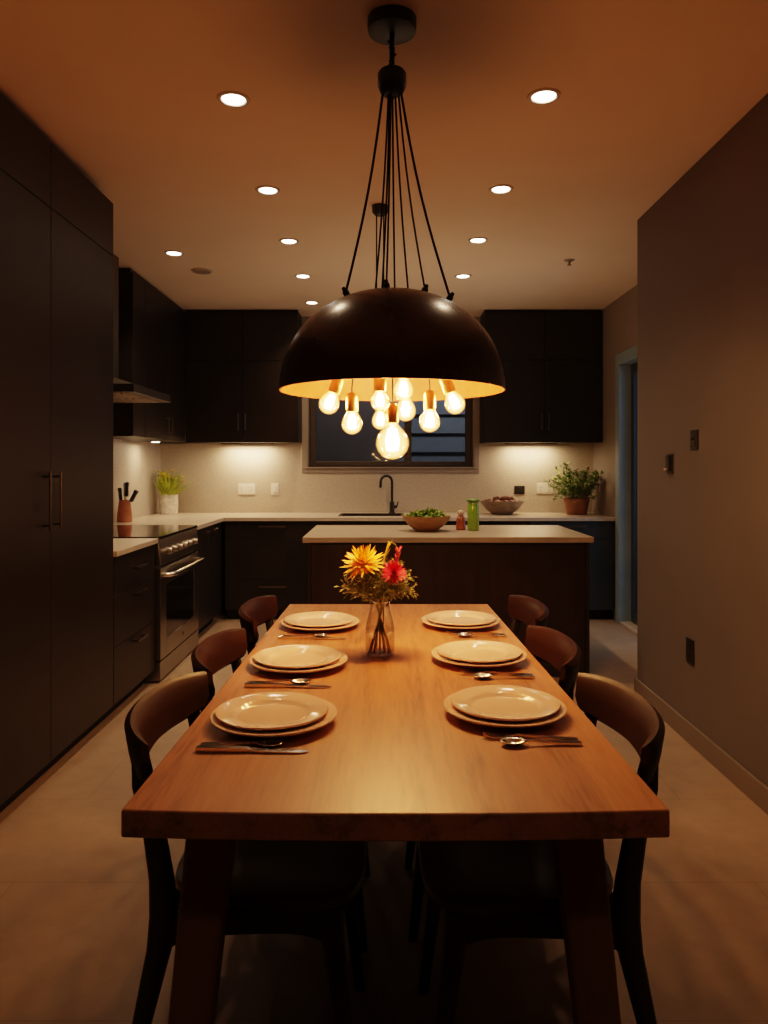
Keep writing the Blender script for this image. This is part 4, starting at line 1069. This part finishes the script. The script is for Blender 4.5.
utensil('kitchen_knife', 'kitchen knife with black handle upright in the pot, the shortest', 'knife', (ux - 0.016, uy, zf), (ux - 0.034, uy - 0.02, WT + 0.275), 0.020, M['knife_handle'], True)
utensil('kitchen_utensil', 'kitchen utensil with pale handle upright in the pot', 'utensil', (ux - 0.002, uy + 0.010, zf), (ux - 0.006, uy + 0.02, WT + 0.315), 0.010, M['pale_handle'], False)
utensil('kitchen_knife', 'kitchen knife with tall black handle in the middle of the pot', 'knife', (ux + 0.008, uy + 0.004, zf), (ux + 0.018, uy + 0.006, WT + 0.320), 0.022, M['knife_handle'], True)
utensil('kitchen_knife', 'kitchen knife with thick black handle leaning out of the pot', 'knife', (ux - 0.026, uy - 0.008, zf), (ux + 0.095, uy + 0.010, WT + 0.255), 0.026, M['knife_handle'], True)

# ------------------------------------------------------------------ the dome pendant
PX, PY = 0.026, 2.42
ZR = 1.595
t = thing('dome_pendant_light', 'large brown dome pendant with a cluster of bare bulbs over the table', 'pendant light', (PX, PY, ZR))
bm = nb(); lathe(bm, [(0, -0.045), (0.06, -0.045), (0.078, -0.040), (0.080, -0.030), (0.080, 0), (0, 0)], (PX, PY, H), 40); obj('canopy', bm, M['black'], t, smooth=40)
bm = nb()
tube(bm, [(PX, PY, H - 0.04), (PX, PY, 2.645)], 0.008, 8)
for k in range(7):
    a0 = k * 1.1
    tube(bm, [(PX + 0.008 * math.cos(a0), PY + 0.008 * math.sin(a0), H - 0.05 - k * 0.014), (PX + 0.012 * math.cos(a0 + 2), PY + 0.012 * math.sin(a0 + 2), H - 0.058 - k * 0.014), (PX + 0.008 * math.cos(a0 + 4), PY + 0.008 * math.sin(a0 + 4), H - 0.066 - k * 0.014)], 0.004, 6)
obj('twisted_cord', bm, M['cord'], t, smooth=50)
bm = nb(); lathe(bm, [(0, 0), (0.030, 0), (0.040, 0.010), (0.047, 0.030), (0.047, 0.066), (0.040, 0.076), (0.012, 0.080), (0, 0.080)], (PX, PY, 2.565), 32); obj('hub', bm, M['black'], t, smooth=50)
RD, HD = 0.366, 0.325
prof = []
for k in range(26):
    a = (PI / 2) * k / 25
    prof.append((RD * math.cos(a) ** 0.92 if k < 25 else 0.0, HD * math.sin(a) ** 1.0))
bm = nb(); lathe(bm, [(r, z) for r, z in prof] , (PX, PY, ZR), 96); obj('shade', bm, M['dome'], t, smooth=60)
bm = nb(); lathe(bm, [(RD - 0.0005, -0.001)] + [(max(0, r - 0.005) if r > 0.006 else 0.0, z - 0.004 if k else z - 0.001) for k, (r, z) in enumerate(prof)], (PX, PY, ZR), 96); obj('shade_lining', bm, M['lining'], t, smooth=60)
def dome_z(dx, dy):
    rr = math.hypot(dx, dy)
    a = math.acos(min(1, (rr / RD) ** (1 / 0.92)))
    return ZR + HD * math.sin(a)
# suspension cords with a knuckle where each meets the dome
CORDS = [(-0.150, -0.02), (0.188, -0.02), (0.108, 0.0), (0.055, 0.05), (0.010, 0.06), (-0.032, 0.03), (-0.018, -0.015), (-0.055, 0.05)]
for i, (dx, dy) in enumerate(CORDS):
    zz = dome_z(dx, dy)
    top = Vector((PX + max(-0.03, min(0.03, dx * 0.2)), PY + dy * 0.2, 2.568)); end = Vector((PX + dx, PY + dy, zz + 0.018))
    bm = nb()
    ps = []
    for k in range(9):
        f = k / 8
        p = top.lerp(end, f)
        p.x -= (dx * 0.10) * math.sin(PI * f) * 0.8
        ps.append(p)
    tube(bm, ps, 0.0042 if i < 2 else 0.0032, 7); obj('cord', bm, M['cord'], t, smooth=60)
    if i in (0, 1, 2, 6):
        nrm = Vector((dx * 1.1, dy * 1.1, 0.30)).normalized()
        bm = nb(); tube(bm, [end - nrm * 0.022, end + nrm * 0.004, end + nrm * 0.006, end + nrm * 0.018], [0.011, 0.011, 0.008, 0.006], 12); obj('cord_grip', bm, M['black'], t, smooth=40)
# bulbs: (x, y, z of the glass centre, radius, axis from socket to tip)
def bulb(cx, cy, cz, r, ax, globe, cord_to):
    ax = Vector(ax).normalized()
    rot = Vector((0, 0, -1)).rotation_difference(ax).to_matrix().to_4x4()
    c = Vector((cx, cy, cz))
    g = r / 0.035
    if globe: pr = [(0.0, -1.0), (0.34, -0.94), (0.64, -0.77), (0.87, -0.5), (0.99, -0.15), (0.99, 0.15), (0.90, 0.45), (0.72, 0.72), (0.50, 0.93), (0.36, 1.10), (0.33, 1.25)]
    else: pr = [(0.0, -1.0), (0.34, -0.94), (0.64, -0.77), (0.87, -0.5), (0.99, -0.15), (0.99, 0.15), (0.91, 0.45), (0.76, 0.75), (0.60, 1.0), (0.52, 1.18), (0.50, 1.25)]
    bm = nb(); lathe(bm, [(a * r, b_ * r) for a, b_ in pr], c, 28, rot)
    bo = obj('bulb', bm, M['bulb'], t, smooth=180)
    bm = nb()
    nf = 6
    for k in range(nf):
        a = 2 * PI * k / nf
        q = [rot @ Vector((0.26 * r * math.cos(a), 0.26 * r * math.sin(a), -0.45 * r)) + c, rot @ Vector((0.34 * r * math.cos(a), 0.34 * r * math.sin(a), 0.15 * r)) + c, rot @ Vector((0.18 * r * math.cos(a), 0.18 * r * math.sin(a), 0.85 * r)) + c]
        tube(bm, q, 0.0034 * g, 6)
    obj('filament', bm, M['filament'], bo)
    top = pr[-1][1] * r
    bm = nb(); lathe(bm, [(0, top + 0.058), (0.012, top + 0.058), (0.018, top + 0.050), (0.020, top + 0.042), (0.020, top + 0.004), (0.018, top - 0.004), (0, top - 0.004)], c, 20, rot); so = obj('socket', bm, M['brass'], t, smooth=40)
    bm = nb()
    p0 = c - ax * (top + 0.056)
    tube(bm, [p0, p0 - ax * 0.02, Vector(cord_to)], 0.0025, 6); obj('wire', bm, M['cord'], so, smooth=60)
    return c
def X(px, y): return (px - 384) * y / 740
def Z(py, y): return CAMZ + (467 - py) * y / 740
BUL = []
def add(px, py, y, r, ax, globe=False):
    x, z = X(px, y), Z(py, y)
    dx, dy = (x - PX), (y - PY)
    zz = dome_z(dx * 0.75, dy * 0.75) - 0.008
    BUL.append((bulb(x, y, z, r, ax, globe, (PX + dx * 0.75, PY + dy * 0.75, zz)), r))
add(329, 404, 2.40, 0.034, (-0.40, 0, -1))
add(352, 424, 2.38, 0.034, (0, 0, -1))
add(380, 402, 2.36, 0.030, (0, 0, -1))
add(380.5, 421, 2.54, 0.030, (0, 0, -1))
add(403.5, 391, 2.40, 0.034, (0, 0, -1))
add(405.5, 411, 2.53, 0.036, (0, 0, -1))
add(429.7, 422, 2.38, 0.034, (0, 0, -1))
add(455, 404, 2.40, 0.034, (0.42, 0, -1))
add(392.5, 443, 2.34, 0.053, (0, 0, -1), True)
WARM = (1.0, 0.51, 0.225)
for c, r in BUL:
    lamp('bulb_lamp', 'POINT', c, 6.4 if r < 0.05 else 10, WARM, shadow_soft_size=r * 0.45)

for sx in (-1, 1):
    bl_ = lamp('table_bounce_fill', 'AREA', (TX + sx * 0.255, 2.40, 0.80), 1.9, (1.0, 0.355, 0.105), shape='RECTANGLE', size=0.34, size_y=0.85)  # added fill, imitates warm light thrown from the tabletop onto the ceiling
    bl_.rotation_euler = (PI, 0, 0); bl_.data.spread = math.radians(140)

bl_ = lamp('island_bounce_fill', 'AREA', (0.35, 5.4, 1.25), 3.6, (1.0, 0.66, 0.40), shape='RECTANGLE', size=1.7, size_y=1.5)  # added fill with no fitting, lifts the kitchen ceiling like bounced light
bl_.rotation_euler = (PI, 0, 0); bl_.data.spread = math.radians(150)

# the small second pendant over the island, mostly hidden behind the dome
qx, qy = -0.022, 4.15
t = thing('small_pendant_light', 'small black pendant behind the dome, hung above the island on two cords', 'pendant light', (qx, qy, 2.0))
bm = nb(); lathe(bm, [(0, -0.05), (0.030, -0.05), (0.044, -0.036), (0.046, 0), (0, 0)], (qx, qy, H), 28); obj('canopy', bm, M['black'], t, smooth=40)
for dx in (-0.020, 0.020):
    bm = nb(); tube(bm, [(qx + dx, qy, H - 0.045), (qx + dx, qy, 2.10)], 0.004, 7); obj('cord', bm, M['cord'], t, smooth=60)
bm = nb(); lathe(bm, [(0, 0.11), (0.026, 0.108), (0.034, 0.095), (0.060, 0.0), (0.056, 0.0), (0.030, 0.09), (0, 0.10)], (qx, qy, 2.0), 28); obj('shade', bm, M['black'], t, smooth=50)

# ------------------------------------------------------------------ light, world, camera
lamp('dusk_window_lamp', 'AREA', (XS + 1.3, 5.2, 1.6), 18, (0.55, 0.78, 1.0), shape='RECTANGLE', size=1.6, size_y=2.0).rotation_euler = (0, math.radians(90), math.radians(25))
lamp('siding_fill', 'AREA', (0.6, 7.75, 2.9), 10, (0.85, 0.88, 1.0), shape='RECTANGLE', size=2.4, size_y=0.3).rotation_euler = (math.radians(40), 0, 0)  # unseen fill, added to brighten the walls outside the window
wd = bpy.data.worlds.new('dusk'); scn.world = wd; wd.use_nodes = True
bg = wd.node_tree.nodes['Background']
bg.inputs['Color'].default_value = (0.32, 0.38, 0.46, 1); bg.inputs['Strength'].default_value = 0.45

cam = bpy.data.cameras.new('camera'); co = bpy.data.objects.new('camera', cam); COL.objects.link(co)
co.location = (0, 0, CAMZ); co.rotation_euler = (PI / 2, 0, 0)
cam.sensor_fit = 'AUTO'; cam.sensor_width = 36; cam.lens = 740 / 1024 * 36; cam.shift_y = -45 / 1024
cam.clip_start = 0.05
scn.camera = co
scn.view_settings.view_transform = 'Filmic'
scn.view_settings.look = 'Medium High Contrast'
scn.view_settings.exposure = 0.85
cy = scn.cycles
cy.use_denoising = True
cy.max_bounces = 10; cy.diffuse_bounces = 5; cy.glossy_bounces = 4; cy.transparent_max_bounces = 24; cy.transmission_bounces = 8
cy.sample_clamp_indirect = 6
cy.caustics_reflective = False; cy.caustics_refractive = False
